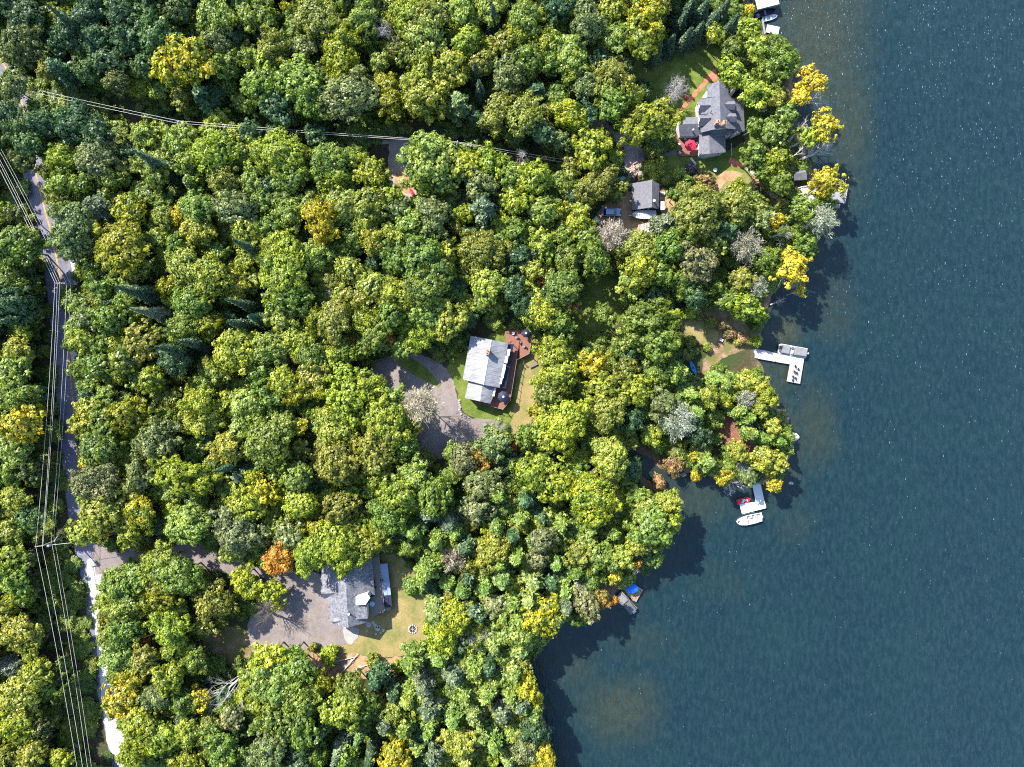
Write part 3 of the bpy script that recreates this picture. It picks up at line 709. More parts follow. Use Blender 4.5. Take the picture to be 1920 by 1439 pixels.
for o, (x, y) in zip([c for c in cb.children if c.name.startswith('trailer_wheel')], ((-.8, -.95), (-.8, .95), (.2, -.95), (.2, .95))): o.location = (x, y, .33)
MB().box((.4, 0, .42), (5.8, .12, .1)).build('trailer_beam', M['metal'], cb)
sh = thing('shed', 'low shed with a rust-red and white sheet roof below the covered boat', 'shed', P(1214, 424))
def Sh(px, py, z): return P(px, py, z) - sh.location
MB().slab([Sh(1197.5, 422, 3.2), Sh(1229.5, 414, 3.6), Sh(1233, 436, 3.4), Sh(1198, 440, 3.0)], .08).build('roof', M['rusty'], sh)
MB().solid([Sh(1199.5, 423, 3.05), Sh(1228.5, 416, 3.4), Sh(1231, 434, 3.2), Sh(1200, 438, 2.85)], -.3).build('wall', M['wood'], sh)
def car(label, p, rz, paint, L=4.5, W=1.8, H=1.45, name='parked_car'):
    t = thing(name, label, 'car', p, rz)
    prof = [(-.5, .32), (-.49, .62), (-.40, .68), (-.30, .70), (-.2, .98), (.16, 1.0), (.30, .72), (.46, .62), (.5, .42), (.5, .24), (-.5, .24)]
    mb = MB(); body = [(-.5, .22), (-.5, .60), (-.36, .69), (.27, .69), (.46, .58), (.5, .42), (.5, .2)]
    l = [Vector((x * L, W / 2 * (1 if abs(x) < .4 else .93), z * H)) for x, z in body]; r = [Vector((v.x, -v.y, v.z)) for v in l]; n = len(l)
    for i in range(n): j = (i + 1) % n; mb.poly([l[i], l[j], r[j], r[i]])
    mb.poly(l); mb.poly(r[::-1]); mb.build('body', paint, t, bevel=.06)
    g = MB(); b = [Vector((x * L, y * W * .46, .68 * H)) for x, y in ((-.40, -1), (.28, -1), (.28, 1), (-.40, 1))]; tp = [Vector((x * L, y * W * .36, .95 * H)) for x, y in ((-.29, -1), (.10, -1), (.10, 1), (-.29, 1))]
    g.hexa(b, tp).build('windows', M['glass'], t)
    MB().hexa([v + Vector((0, 0, .005)) for v in tp], [v * 1.0 + Vector((0, 0, .05)) for v in tp]).build('roof', paint, t, bevel=.02)
    for k in (-1, 1):
        for x in (-.31, .31):
            wv = MB().lathe([(.02, -.1), (.2, -.1), (.31, -.09), (.33, 0), (.31, .09), (.2, .1), (.02, .1)], (0, 0, 0), 16).build('wheel', M['black'], t)
            wv.rotation_euler = (PI / 2, 0, 0); wv.location = (x * L, k * W * .46, .32)
        MB().box((.485 * L, k * W * .34, .5 * H), (.12, .34, .13)).build('headlight', M['trim'], t)
        MB().box((-.495 * L, k * W * .36, .54 * H), (.08, .26, .14)).build('tail_light', M['red'], t)
        MB().box((.12 * L, k * W * .53, .72 * H), (.14, .16, .1)).build('mirror', M['dark'], t)
    return t
car('light blue car half hidden under the tree at the right edge of the clearing', P(763.5, 290), PI / 2, M['bluecar'], 4.3)
car('dark blue car parked in the yard left of the covered boat', P(1145, 400), 0, M['darkcar'], 4.4)
def kayak(label, p, L, W, rz, mat, name='kayak', cat='kayak'):
    t = thing(name, label, cat, p, rz); mb = MB(); n = 12; T, Bm = [], []
    for i in range(n + 1):
        f = i / n; wv = W / 2 * math.sin(PI * min(.985, max(.015, f))) ** .6; x = -L / 2 + L * f; e = .12 * (2 * f - 1) ** 2
        T.append(Vector((x, wv, .24 + e))); Bm.append(Vector((x, wv * .5, .02 + e)))
    for s in (1, -1):
        for i in range(n):
            a, b, c, d_ = [Vector((v.x, v.y * s, v.z)) for v in (Bm[i], Bm[i + 1], T[i + 1], T[i])]; mb.poly([a, b, c, d_])
            mb.poly([d_, c, Vector((c.x, 0, c.z + .07)), Vector((d_.x, 0, d_.z + .07))])
    for i in range(n): mb.poly([Bm[i], Bm[i + 1], Vector((Bm[i + 1].x, -Bm[i + 1].y, Bm[i + 1].z)), Vector((Bm[i].x, -Bm[i].y, Bm[i].z))])
    mb.build('hull', mat, t, smooth=False)
    MB().lathe([(.22, 0), (.25, .05), (.22, .07), (.02, .05)], (0, 0, .29), 14).build('cockpit', M['dark'], t)
    return t
kayak('red kayak lying under the trees at the bottom of the clearing', P(774, 364), 3.0, .75, -1.1, M['red'])
kayak('bright blue kayak pulled up on the dirt among shore trees', P(1299, 690), 3.6, .95, -1.15, M['blue'])
kayak('teal kayak lying below the bright blue kayak', P(1312, 713), 2.9, .85, -.45, M['teal'])
t = thing('tarp', 'white tarp over a small load left of the bare grey-brown tree', 'tarp', P(1120, 415), -.9)
MB().hexa([Vector((-1.1, -.6, 0)), Vector((1.1, -.6, 0)), Vector((1.1, .6, 0)), Vector((-1.1, .6, 0))], [Vector((-.9, -.35, .7)), Vector((.8, -.4, .6)), Vector((.7, .4, .65)), Vector((-1, .3, .55))]).build('tarp_sheet', M['white'], t)
MB().box((0, 0, .3), (1.2, .6, .5)).build('load', M['wood'], t)
t = thing('tarp_tent', 'pale blue peaked tarp shelter above left of the garage', 'tarp', P(1165, 338.5), .2)
MB().poly and None
mbt = MB(); a = [Vector((-.95, -.75, .3)), Vector((.95, -.75, .3)), Vector((.95, .75, .3)), Vector((-.95, .75, .3))]; r0, r1 = Vector((-.8, 0, 1.6)), Vector((.8, 0, 1.6))
mbt.poly([a[0], a[1], r1, r0]); mbt.poly([a[2], a[3], r0, r1]); mbt.poly([a[1], a[2], r1]); mbt.poly([a[3], a[0], r0]); mbt.build('canopy', M['tarp'], t)
for v in a: MB().tube([(v.x * .95, v.y * .95, 0), (v.x * .95, v.y * .95, .35)], .03, 5).build('post', M['metal'], t)
lp = thing('log_pile', 'heap of split firewood logs at the end of the gravel drive', 'log pile', P(1185, 324))
for k in range(34):
    r = random.uniform(.09, .17); L = random.uniform(.7, 1.6); a = random.gauss(.9, .5); z = random.uniform(.1, .75); q = (random.gauss(0, .65) * (1.2 - z), random.gauss(0, .8) * (1.2 - z))
    dv = Vector((math.cos(a) * L / 2, math.sin(a) * L / 2, random.uniform(-.1, .1)))
    MB().tube([Vector((*q, z)) - dv, Vector((*q, z)) + dv], r, 7).build('log', M['log'], lp)
for k, (x, y, s, lb) in enumerate(((1178, 342, .42, 'pale boulder between the log pile and the garage corner'), (1182, 346, .3, 'small pale boulder touching the garage corner'))):
    stone('boulder', lb, 'rock', P(x, y, G + .15), s * 1.2, s, s * .6, M['slab'], seed=k)
t = thing('cooler_box', 'pale green storage box right of the garage', 'box', P(1243, 364), 0)
MB().box((0, 0, .25), (.7, .5, .5)).build('body', M['tealraft'], t, bevel=.03); MB().box((0, 0, .54), (.74, .54, .07)).build('lid', M['white'], t, bevel=.02)

# --- the long metal-roofed house ---
hB = thing('house', 'long house with a pale metal roof, lower end wing and red-brown deck in the middle', 'house', P(912, 700))
def B(px, py, z): return P(px, py, z) - hB.location
zr, ze = 6.6, 5.3
a1, a2 = B(921.7, 637.5, zr), B(906.7, 721.7, zr)
for k in range(1):
    roof_plane(hB, [a1, a2, B(867.5, 711.7, ze), B(882.5, 630, ze)], M['roofB'], .2)
    eo = roof_plane(hB, [a1, B(953, 644, ze), B(936.7, 727.5, ze), a2], M['roofB'], .2)
# ridge cap and sheet seams
MB().tube([a1 + Vector((0, 0, .03)), a2 + Vector((0, 0, .03))], .06, 6).build('ridge_cap', M['white'], hB)
for k in range(1, 12):
    f = k / 12
    for e0, e1 in (((882.5, 630), (867.5, 711.7)), ((953, 644), (936.7, 727.5))):
        s0 = a1.lerp(a2, f) + Vector((0, 0, .015)); s1 = B(e0[0] + (e1[0] - e0[0]) * f, e0[1] + (e1[1] - e0[1]) * f, ze) + Vector((0, 0, .015))
        MB().tube([s0, s1], .025, 4).build('roof_seam', M['roofB'], hB)
q = [B(884.5, 633, ze - .25), B(921.4, 640.5, zr - .25), B(950.5, 646.8, ze - .25), B(934.8, 724.8, ze - .25), B(906.9, 718.8, zr - .25), B(870, 709.5, ze - .25)]
MB().solid(q, -.3).build('wall', M['cream'], hB); wall_windows(hB, q[0][:2], q[5][:2], 2.6, 4)
b1, b2 = B(905, 720.5, 5.7), B(900, 753, 5.7)
roof_plane(hB, [b1, b2, B(871.7, 746.7, 4.6), B(878.3, 716, 4.6)], M['roofB'], .2); roof_plane(hB, [b1, B(932, 727, 4.4), B(919.2, 757.5, 4.6), b2], M['roofB'], .2)
q = [B(879.8, 719, 4.4), B(905, 723.5, 5.4), B(929, 728.5, 4.2), B(917, 755, 4.3), B(900, 750.5, 5.4), B(874, 745, 4.4)]
MB().solid(q, -.3).build('wall', M['cream'], hB); wall_windows(hB, q[5][:2], q[3][:2], 2.0, 3)
chimney(hB, B(914, 660.5, 7.4), 5.6, 7.2, .85, 1.15, 2, -.2)
for x, y in ((953.5, 661.5), (949.5, 675), (945.5, 690), (942.5, 703), (939, 714)):
    MB().box(B(x, y, ze - .02), (.62, 1.55, .16), -.19).build('roof_window', M['white'], hB, bevel=.02)
MB().box(B(925.5, 735, 4.55), (.75, 2.0, .16), -.19).build('roof_window', M['white'], hB, bevel=.02)
roof_plane(hB, [B(953, 644.5, 4.7), B(963.5, 646, 4.4), B(948.5, 729, 4.4), B(937, 727, 4.7)], M['navy'], .1, 'porch_roof')  # shade on this lower roof is put into its navy colour
for f in (0, .25, .5, .75, 1): MB().tube([B(962.5 - 14.5 * f, 647 + 80 * f, G + 1.1), B(962.5 - 14.5 * f, 647 + 80 * f, 4.3)], .07, 6).build('porch_post', M['white'], hB)
dB = thing('deck', 'red-brown wraparound deck with an eight-sided end right of the metal-roofed house', 'deck', P(960, 700))
def DB(px, py, z): return P(px, py, z) - dB.location
zd = 2.6
strip = [DB(888, 753, zd), DB(936, 728, zd), DB(950, 648, zd), DB(962, 640, zd), DB(974, 640, zd), DB(969, 675, zd), DB(957, 751, zd), DB(943, 768, zd)]
octo = [DB(947, 622, zd), DB(972, 619, zd), DB(987, 617.5, zd), DB(998, 631, zd), DB(992, 664, zd), DB(974.5, 673, zd), DB(974.1, 640, zd), DB(962, 639.9, zd), DB(948, 644, zd)]
MB().slab(strip, .2).build('deck_floor', M['reddeck'], dB); MB().slab(octo, .2).build('deck_floor', M['reddeck'], dB)
edge = [DB(943, 768, zd), DB(957, 751, zd), DB(969, 675, zd), DB(974.5, 673, zd), DB(992, 664, zd), DB(998, 631, zd), DB(987, 617.5, zd)]
edge0 = [DB(888, 753, zd), DB(943, 768, zd)]
for ed in (edge0, edge):
    MB().tube([v + Vector((0, 0, .95)) for v in ed], .045, 5).build('rail', M['wood'], dB)
    for i in range(len(ed) - 1):
        n = max(1, int((ed[i + 1] - ed[i]).length / 1.6))
        for k in range(n + 1):
            p = ed[i].lerp(ed[i + 1], min(.985, max(.015, k / n))); MB().box((p.x, p.y, (zd + G) / 2 + .3 - G * .5), (.1, .1, zd - .1)).build('post', M['wood'], dB)
parasol('parasol', 'dark navy parasol with a pale top on the lower deck corner', P(944, 744, zd), 1.35, 2.3, M['navy'], capm=M['white'])
parasol('parasol', 'dark navy parasol with a pale top on the eight-sided deck end', P(986, 626.5, zd), 1.0, 2.2, M['navy'], capm=M['white'])
for x, y, lb in ((962, 626, 'pale chair on the sunlit eight-sided deck nearest the roof corner'), (968, 633, 'pale chair in the middle of the eight-sided deck'), (982, 650, 'pale chair at the lower right edge of the eight-sided deck'), (975, 642, 'pale chair below the middle of the eight-sided deck')):
    furniture_chair('deck_chair', lb, P(x, y, zd + .01), random.uniform(0, 6), M['white'] if x < 965 else M['wood'], 'chairs on the eight-sided deck')
bench('brown bench with a long seat on the dry lawn right of the deck', P(1000, 685), 2.0, .45, M['wood'], .7)
fs = thing('stone_path', 'grey flagstone path joining the driveway to the metal-roofed house', 'path', P(850, 655))
mbs = MB()
for k in range(90):
    f = random.random(); wv = random.uniform(-1, 1); p = P(823 + 54 * f + wv * 4, 668 - 24 * f + wv * 6.5) - fs.location
    mbs.box(p + Vector((0, 0, .05)), (random.uniform(.3, .6), random.uniform(.25, .5), .14), random.uniform(0, 3))
tag(mbs.build('flagstones', M['rock'], fs), kind='stuff')
for k in range(7): stone('boulder', ('pale edging boulder beside the driveway below the metal-roofed house, number ' if 0 else '') + ('topmost', 'second from the top', 'third from the top', 'middle', 'third from the bottom', 'second from the bottom', 'bottom')[k] + ' of the pale stones edging the bright lawn', 'rock', P(861 + (1, 0, 1, 2, 1, 3, 4)[k], 752 + k * 4.2, G + .1), .35, .3, .22, M['rock'], k, 'pale stones edging the bright lawn', k)

# --- the pale-shingled house ---
hC = thing('house', 'pale-shingled house with a big parking court and dark timber deck at lower left', 'house', P(655, 1110))
def Cc(px, py, z): return P(px, py, z) - hC.location
RC = M['roofC']
zr = 8.4
c1, c2 = Cc(645, 1030, zr), Cc(653, 1177, zr); cm = Cc(650, 1118, zr)
roof_plane(hC, [c1, cm, Cc(601, 1110, 4.9), Cc(602, 1086, 4.9), Cc(606, 1036, 4.9)], RC)
roof_plane(hC, [cm, c2, Cc(624.5, 1173.5, 5.8), Cc(616, 1166, 5.2), Cc(613.5, 1138, 5.2), Cc(617, 1127, 5.5), Cc(608, 1112, 5.2)], RC)
roof_plane(hC, [c1, Cc(697, 1030, 5.0), Cc(698, 1062, 5.0), Cc(703, 1116, 5.0), cm], RC)
roof_plane(hC, [cm, Cc(684, 1114, 6.2), Cc(690, 1167, 5.6), c2], RC)
ring = [Cc(604, 1090, 4.7), Cc(604, 1108, 4.7), Cc(619, 1130, 5.2), Cc(616, 1140, 5.0), Cc(619, 1163, 5.0), Cc(626, 1171, 5.6), Cc(652.8, 1174, 8.1), Cc(687, 1164, 5.4), Cc(682, 1118, 6.0), Cc(699, 1112, 4.8), Cc(694, 1034, 4.8), Cc(645.5, 1034, 8.1), Cc(609, 1040, 4.7)]
MB().solid(ring, -.3).build('wall', M['cream'], hC)
wall_windows(hC, Cc(627, 1171.5, 5)[:2], Cc(650, 1175, 5)[:2], 2.4, 2); 
gable_dormer(hC, Cc(632, 1112, 7.1), Cc(602, 1114, 6.6), 1.5, 1.5, RC, M['cream'])
gable_dormer(hC, Cc(640, 1165, 7.4), Cc(622, 1166, 6.7), .6, .5, RC, M['cream'], False)
# east side: box dormer and pale walled dormer
roof_plane(hC, [Cc(664, 1136, 7.6), Cc(688, 1136, 7.0), Cc(689.5, 1160, 7.0), Cc(668, 1162, 7.5)], RC)
MB().solid([Cc(667, 1138.5, 7.4), Cc(686, 1138.5, 6.8), Cc(687, 1158, 6.8), Cc(670, 1159.5, 7.3)], 3).build('dormer_wall', M['cream'], hC)
MB().solid([Cc(669, 1119, 8.2), Cc(688, 1115, 8.0), Cc(692, 1121, 8.0), Cc(684, 1134, 7.8), Cc(668, 1134, 8.0)], 3).build('dormer_wall', M['white'], hC)
roof_plane(hC, [Cc(667, 1118.5, 8.3), Cc(689, 1114.5, 8.1), Cc(694, 1121, 8.1), Cc(685, 1134.5, 7.9), Cc(667, 1135, 8.1)], M['white'], .08)
vent(hC, Cc(655.5, 1096, 8.3)); vent(hC, Cc(657, 1153, 8.3)); MB().box(Cc(660, 1099, 7.5), (.8, .8, .12)).build('skylight', M['glass'], hC); MB().box(Cc(654.5, 1152, 8.2), (.4, .4, .5)).build('roof_box', M['white'], hC)
dC = thing('deck', 'dark weathered timber deck along the right side of the pale-shingled house', 'deck', P(708, 1100))
def DC(px, py, z): return P(px, py, z) - dC.location
MB().slab([DC(698, 1027, 3.0), DC(709, 1026, 3.0), DC(721, 1145, 3.0), DC(696, 1158, 3.0), DC(690, 1122, 3.0), DC(702, 1118, 3.0)], .2).build('deck_floor', M['wood'], dC)
MB().tube([DC(709, 1026, 4), DC(715, 1085, 4), DC(721, 1145, 4), DC(697, 1158, 4)], .045, 5).build('rail', M['wood'], dC)
for k in range(9): p = DC(709 + 12 * k / 8, 1027 + 117 * k / 8, 2); MB().box(Vector((p.x, p.y, 1.5)), (.12, .12, 3)).build('post', M['wood'], dC)
hr = thing('carport', 'low blue-grey sheet roof with one darker bay right of the timber deck', 'carport', P(723, 1100))
def HR(px, py, z): return P(px, py, z) - hr.location
roof_plane(hr, [HR(711, 1058, 2.9), HR(726.5, 1057, 2.9), HR(733, 1116, 2.9), HR(720, 1117, 2.9)], M['bluemetal'])
roof_plane(hr, [HR(720, 1117.3, 2.7), HR(733.2, 1116.3, 2.7), HR(735, 1138, 2.7), HR(722, 1139, 2.7)], M['navy'])
roof_plane(hr, [HR(721, 1140, 2.4), HR(733, 1139, 2.4), HR(732, 1145, 2.2), HR(712, 1148, 2.2)], M['wood'])
for x, y in ((713, 1060), (726, 1059), (733, 1136), (723, 1137)): MB().box(HR(x, y, 1.75), (.14, .14, 1.9)).build('post', M['wood'], hr)
for x, y, lb in ((702, 1090, 'dark deck chair at the upper end of the timber deck'), (704, 1101, 'dark deck chair halfway down the timber deck'), (716, 1088, 'dark chair at the deck edge beside the blue-grey roof')):
    furniture_chair('deck_chair', lb, P(x, y, 3.01), random.uniform(0, 6), M['dark'])
t = thing('patio_table', 'round glass patio table on the timber deck', 'table', P(699, 1131, 3.0)); MB().lathe([(.02, .72), (.6, .72), (.6, .75), (.02, .75)], n=20).build('tabletop', M['tarp'], t); MB().tube([(0, 0, 0), (0, 0, .72)], .05, 6).build('leg', M['metal'], t)
pv = thing('patio_stones', 'rounded pale paving stones in the shade below the house corner', 'paving', P(698, 1170))
for x, y, r in ((691, 1172, .62), (700, 1168, .45), (704, 1174, .5), (708, 1179, .62), (711, 1176, .3), (718.5, 1182, .38), (705, 1189, .3), (714, 1187, .25), (688, 1183, .25)):
    MB().lathe([(.01, .09), (r * .95, .09), (r, .05), (r, 0)], (0, 0, 0), 12).build('paving_stone', M['slab'], pv); o = list(pv.children)[-1]
for o, (x, y, r) in zip(pv.children, ((691, 1172, .62), (700, 1168, .45), (704, 1174, .5), (708, 1179, .62), (711, 1176, .3), (718.5, 1182, .38), (705, 1189, .3), (714, 1187, .25), (688, 1183, .25))): o.location = P(x, y, G) - pv.location
fp = thing('fire_pit', 'ring of pale stones with charred logs on the dry lawn', 'fire pit', P(774, 1180))
for k in range(12):
    a = k / 12 * 2 * PI; stone('ring_stone', None, None, Vector((math.cos(a) * .92, math.sin(a) * .92, .1)), .24, .2, .17, M['slab'], a, None, k, fp)
MB().lathe([(.01, .03), (.75, .03), (.75, 0)], n=16).build('ash_bed', M['dark'], fp)
for a in (.3, 1.5, 2.6): MB().tube([(-.5 * math.cos(a), -.5 * math.sin(a), .12), (.5 * math.cos(a), .5 * math.sin(a), .2)], .07, 6).build('log', M['log'], fp)
t = thing('covered_lounger', 'dark covered lounger at the right edge of the dry lawn', 'lounger', P(797, 1182), 1.75)
MB().hexa([Vector((-.9, -.35, 0)), Vector((.9, -.35, 0)), Vector((.9, .35, 0)), Vector((-.9, .35, 0))], [Vector((-.85, -.3, .35)), Vector((.6, -.3, .4)), Vector((.6, .3, .4)), Vector((-.85, .3, .35))]).build('cover', M['greydark'], t, bevel=.05)
MB().box((.75, 0, .5), (.35, .6, .3)).build('headrest', M['greydark'], t, bevel=.05)
for k, (x, y, lb) in enumerate(((786, 1106, 'topmost'), (791, 1113, 'second'), (803, 1152, 'third'), (805, 1172, 'fourth'), (803, 1198, 'lowest'))):
    stone('boulder', lb + ' of the pale boulders along the right edge of the dry lawn', 'rock', P(x, y, G + .15), .55, .35, .3, M['slab'], 1.3 + k, 'boulders edging the dry lawn', k + 20)
rn = random.Random(5)
for k, (x, y, s) in enumerate(((632, 1242, .5), (646, 1250, .6), (660, 1240, .45), (676, 1252, .55), (690, 1262, .5), (764, 1236, .5), (748, 1250, .45), (598, 1250, .4))):
    stone('boulder', ('first', 'second', 'third', 'fourth', 'fifth', 'rightmost', 'seventh', 'leftmost')[k] + ' of the boulders on the bare slope below the dry lawn', 'rock', P(x, y, G + .1), s * 1.2, s * .9, s * .5, M['rock'], k, 'boulders on the bare slope', k + 40)

# ---------------- docks, boats and things on the shore ----------------
W0 = 0.0
def pile(parent, p, zt):
    MB().tube([(p.x, p.y, -2.2), (p.x, p.y, zt)], .08, 7).build('post', M['wood'], parent)
def dock(label, polys, z, mat, piles, name='dock', th=.18, board=None):
    c = P(*polys[0][0], z); t = thing(name, label, 'dock', (c.x, c.y, 0))
    for q in polys:
        MB().slab([P(x, y, z) - t.location for x, y in q], th).build('deck_section', mat, t)
    for x, y in piles:
        p = P(x, y, z) - t.location; pile(t, p, z + .12)
    return t
dock('long white L-shaped dock with black chairs on its outer end', [
    [(1359.5, 647.5), (1370, 649), (1368.5, 662), (1359, 660.5)], [(1370.8, 649.5), (1380.3, 651), (1379, 662), (1370, 660.6)], [(1381, 651), (1391, 652.5), (1389.5, 663.5), (1379.8, 662)],
    [(1391.5, 652.5), (1432, 657), (1457, 663), (1455, 679), (1422, 673), (1389.8, 664)], [(1457.4, 663), (1484, 669), (1481, 683.5), (1455.2, 679)], [(1484.2, 668), (1508, 672), (1500, 720), (1475.5, 715.5)]], .65, M['dockwhite'],
    [(1392, 653), (1424, 657), (1456, 664), (1454, 678), (1483, 682), (1507, 673), (1500, 719), (1476, 714), (1420, 672)])
fr = thing('gangway_frame', 'black open handrail frame lying across the shore end of the white dock', 'frame', P(1401, 659, .66), -.16)
MB().tube([(-1.3, .38, .05), (.9, .38, .05), (1.3, 0, .05), (.9, -.38, .05), (-1.3, -.38, .05), (-1.3, .38, .05)], .045, 5).build('frame_rail', M['dark'], fr)
for k in range(9): MB().box((-1.05 + k * .24, 0, .05), (.05, .70, .04)).build('crossbar', M['dark'], fr)
for k, (x, y) in enumerate(((1490.5, 687), (1496, 692.5), (1488.5, 697), (1493, 699.5), (1486, 706.5), (1491, 709.5), (1485.5, 713))):
    t = furniture_chair('dock_chair', ('black folding chair nearest the boat, first of the row on the white dock', 'black folding chair nearest the right edge of the white dock', 'third black folding chair down the white dock, on the left', 'fourth black folding chair down the white dock', 'fifth black folding chair down the white dock, on the left', 'sixth black folding chair down the white dock, on the right', 'lowest black folding chair at the end of the white dock')[k], P(x, y, .66), .5 + .3 * (k % 3), M['dark'], 'black folding chairs on the white dock')
    t.scale = (.85, .85, .9)
pb = thing('pontoon_boat', 'grey pontoon boat with two grey covered halves moored at the white dock', 'boat', P(1484.5, 658.5, .3), -.17)
for s in (-1, 1): MB().tube([(-3.0, s * .85, -.05), (2.9, s * .85, -.05), (3.3, s * .85, .12)], [.3, .3, .05], 10).build('pontoon', M['metal'], pb)
MB().hexa([Vector((-3.35, -.9, .3)), Vector((-2.9, -1.2, .3)), Vector((3.3, -1.15, .3)), Vector((3.4, -.9, .3)), Vector((3.4, .9, .3)), Vector((3.3, 1.15, .3)), Vector((-2.9, 1.2, .3)), Vector((-3.35, .9, .3))], [Vector((-3.35, -.9, .5)), Vector((-2.9, -1.2, .5)), Vector((3.3, -1.15, .5)), Vector((3.4, -.9, .5)), Vector((3.4, .9, .5)), Vector((3.3, 1.15, .5)), Vector((-2.9, 1.2, .5)), Vector((-3.35, .9, .5))]).build('platform', M['whiteboat'], pb)
def canvas(parent, x0, x1, w0, w1, z0, z1, mat, name):
    MB().hexa([Vector((x0, -w0, z0)), Vector((x1, -w1, z0)), Vector((x1, w1, z0)), Vector((x0, w0, z0))], [Vector((x0 + .1, -w0 + .25, z1)), Vector((x1 - .1, -w1 + .25, z1)), Vector((x1 - .1, w1 - .25, z1)), Vector((x0 + .1, w0 - .25, z1))]).build(name, mat, parent, bevel=.08)
canvas(pb, .25, 3.2, 1.12, 1.05, .5, 1.25, M['greycover'], 'cover'); canvas(pb, -2.75, -.75, 1.12, 1.12, .5, 1.05, M['greycover'], 'cover')
MB().box((-3.0, 0, .75), (.3, 1.5, .4)).build('bow_seat', M['greydark'], pb, bevel=.04); MB().box((-.25, -.5, .85), (.5, .7, .6)).build('console', M['whiteboat'], pb, bevel=.05); MB().box((-.2, .6, .7), (.5, .5, .4)).build('seat', M['greydark'], pb, bevel=.05)
MB().box((3.5, 0, .45), (.4, .4, .7)).build('outboard_motor', M['white'], pb, bevel=.06)
# second dock with jet boat and motorboat
dock('white L-shaped dock between the red jet boat and the white motorboat', [[(1410, 905.5), (1425.5, 904.5), (1433, 938), (1417, 941)], [(1417.2, 941.5), (1433.2, 938.4), (1437.2, 953), (1391.5, 964.5), (1386.3, 945.5)]], .6, M['whiteboat'], [(1411, 908), (1426, 908), (1436, 952), (1392, 963), (1387, 947), (1417, 941)])
jb = thing('jet_boat', 'small red jet boat with white seats floating above the white dock', 'boat', P(1393, 938.5, 0), .23)
hull(MB(), 3.3, 1.35, .55, .8, -.15, .16, .3).build('hull', M['red'], jb)
MB().box((.1, .05, .48), (.75, .5, .25)).build('seat', M['white'], jb, bevel=.05); MB().box((.75, -.05, .62), (.25, .6, .2)).build('handlebar_console', M['white'], jb, bevel=.04); MB().box((-1.1, 0, .5), (.7, .9, .2)).build('engine_cover', M['red'], jb, bevel=.05); MB().box((-.3, -.3, .46), (.5, .3, .2)).build('seat', M['white'], jb, bevel=.04)
mo = thing('motorboat', 'white motorboat with pointed bow moored below the white L-shaped dock', 'boat', P(1402, 973.5, 0), PI + .23)
hull(MB(), 5.9, 2.25, .95, 1.0, -.25, .2, .45).build('hull', M['whiteboat'], mo)
MB().hexa([Vector((.3, -.9, .93)), Vector((2.2, -.5, .95)), Vector((2.2, .5, .95)), Vector((.3, .9, .93))], [Vector((.35, -.85, 1.06)), Vector((2.1, -.42, 1.06)), Vector((2.1, .42, 1.06)), Vector((.35, .85, 1.06))]).build('foredeck', M['whiteboat'], mo)
for x, y in ((-.6, .6), (-.6, -.6), (-1.7, 0)): MB().box((x, y, .72), (.6, .55 if y else 1.5, .45)).build('seat', M['whiteboat'], mo, bevel=.06)
MB().tube([(.35, -.85, 1.05), (.7, -.35, 1.4), (.7, .35, 1.4), (.35, .85, 1.05)], .035, 5).build('windscreen_frame', M['metal'], mo)
MB().box((-3.15, 0, .35), (.45, 1.7, .12)).build('swim_platform', M['white'], mo, bevel=.03); MB().box((-3.05, 0, .8), (.45, .45, .7)).build('outboard_motor', M['white'], mo, bevel=.08)
for s, x0 in ((1, -1.9), (-1, -1.9)): MB().tube([(x0, s * 1.32, .2), (1.0, s * 1.32, .2)], .09, 6).build('mooring_bar', M['metal'], mo)
for x in (.6, 1.2): MB().box((x, .3 if x < 1 else -.4, 1.08), (.22, .16, .06)).build('hatch', M['greydark'], mo)
# brown dock with blue umbrella
bd = dock('leaf-strewn brown dock with a blue parasol at the lower shore', [[(1154, 1094), (1160, 1087), (1176, 1101), (1171, 1108)], [(1168, 1104), (1177, 1090), (1206, 1106), (1193, 1129), (1186, 1126)]], .6, M['dockbrown'], [(1155, 1094), (1177, 1091), (1205, 1107), (1193, 1128), (1172, 1107)])
for k in range(26):
    f, g = rn.random(), rn.random(); p = P(1177 + 22 * f - 3 * g, 1100 + 12 * g + 8 * f, .63)
mbl = MB()
for k in range(160):
    f, g = rn.random(), rn.random(); p = P(1172, 1103, .62).lerp(P(1205, 1108, .62), f).lerp(P(1191, 1127, .62), g * .8) - bd.location
    mbl.box(p, (.14, .1, .012), rn.uniform(0, 3))
tag(mbl.build('fallen_leaves', simple('fallen_leaves', (.42, .22, .08), .9, var=.4, scale=9), bd), kind='stuff')
MB().slab([P(1168, 1091, 1.3) - bd.location, P(1176, 1089, 1.3) - bd.location, P(1182, 1100, 1.3) - bd.location, P(1174, 1104, 1.3) - bd.location], .08).build('side_shelf', M['reddeck'], bd)
pu = parasol('parasol', 'bright blue parasol tilted open over the brown dock', P(1183, 1100, .62), 1.45, 2.2, M['bluec'], drop=.55); pu.scale = (1, .8, 1)
cp = thing('covered_pontoon_boat', 'pontoon boat under a grey cover moored left of the brown dock', 'boat', P(1173.5, 1130, .25), -.82)
for s in (-1, 1): MB().tube([(-2.6, s * .75, -.05), (2.5, s * .75, -.05), (2.9, s * .75, .1)], [.28, .28, .05], 10).build('pontoon', M['metal'], cp)
MB().box((0, 0, .35), (5.4, 2.2, .15)).build('platform', M['wood'], cp)
canvas(cp, .0, 2.6, 1.1, 1.0, .42, 1.15, M['greydark'], 'cover'); canvas(cp, -2.4, -.2, .9, 1.05, .42, .85, M['greycover'], 'cover')
MB().box((1.3, 0, 1.17), (.08, 1.1, .05)).build('cover_rib', M['dark'], cp); MB().box((2.85, 0, .4), (.35, .9, .35)).build('outboard_motor', M['tarp'], cp, bevel=.06)
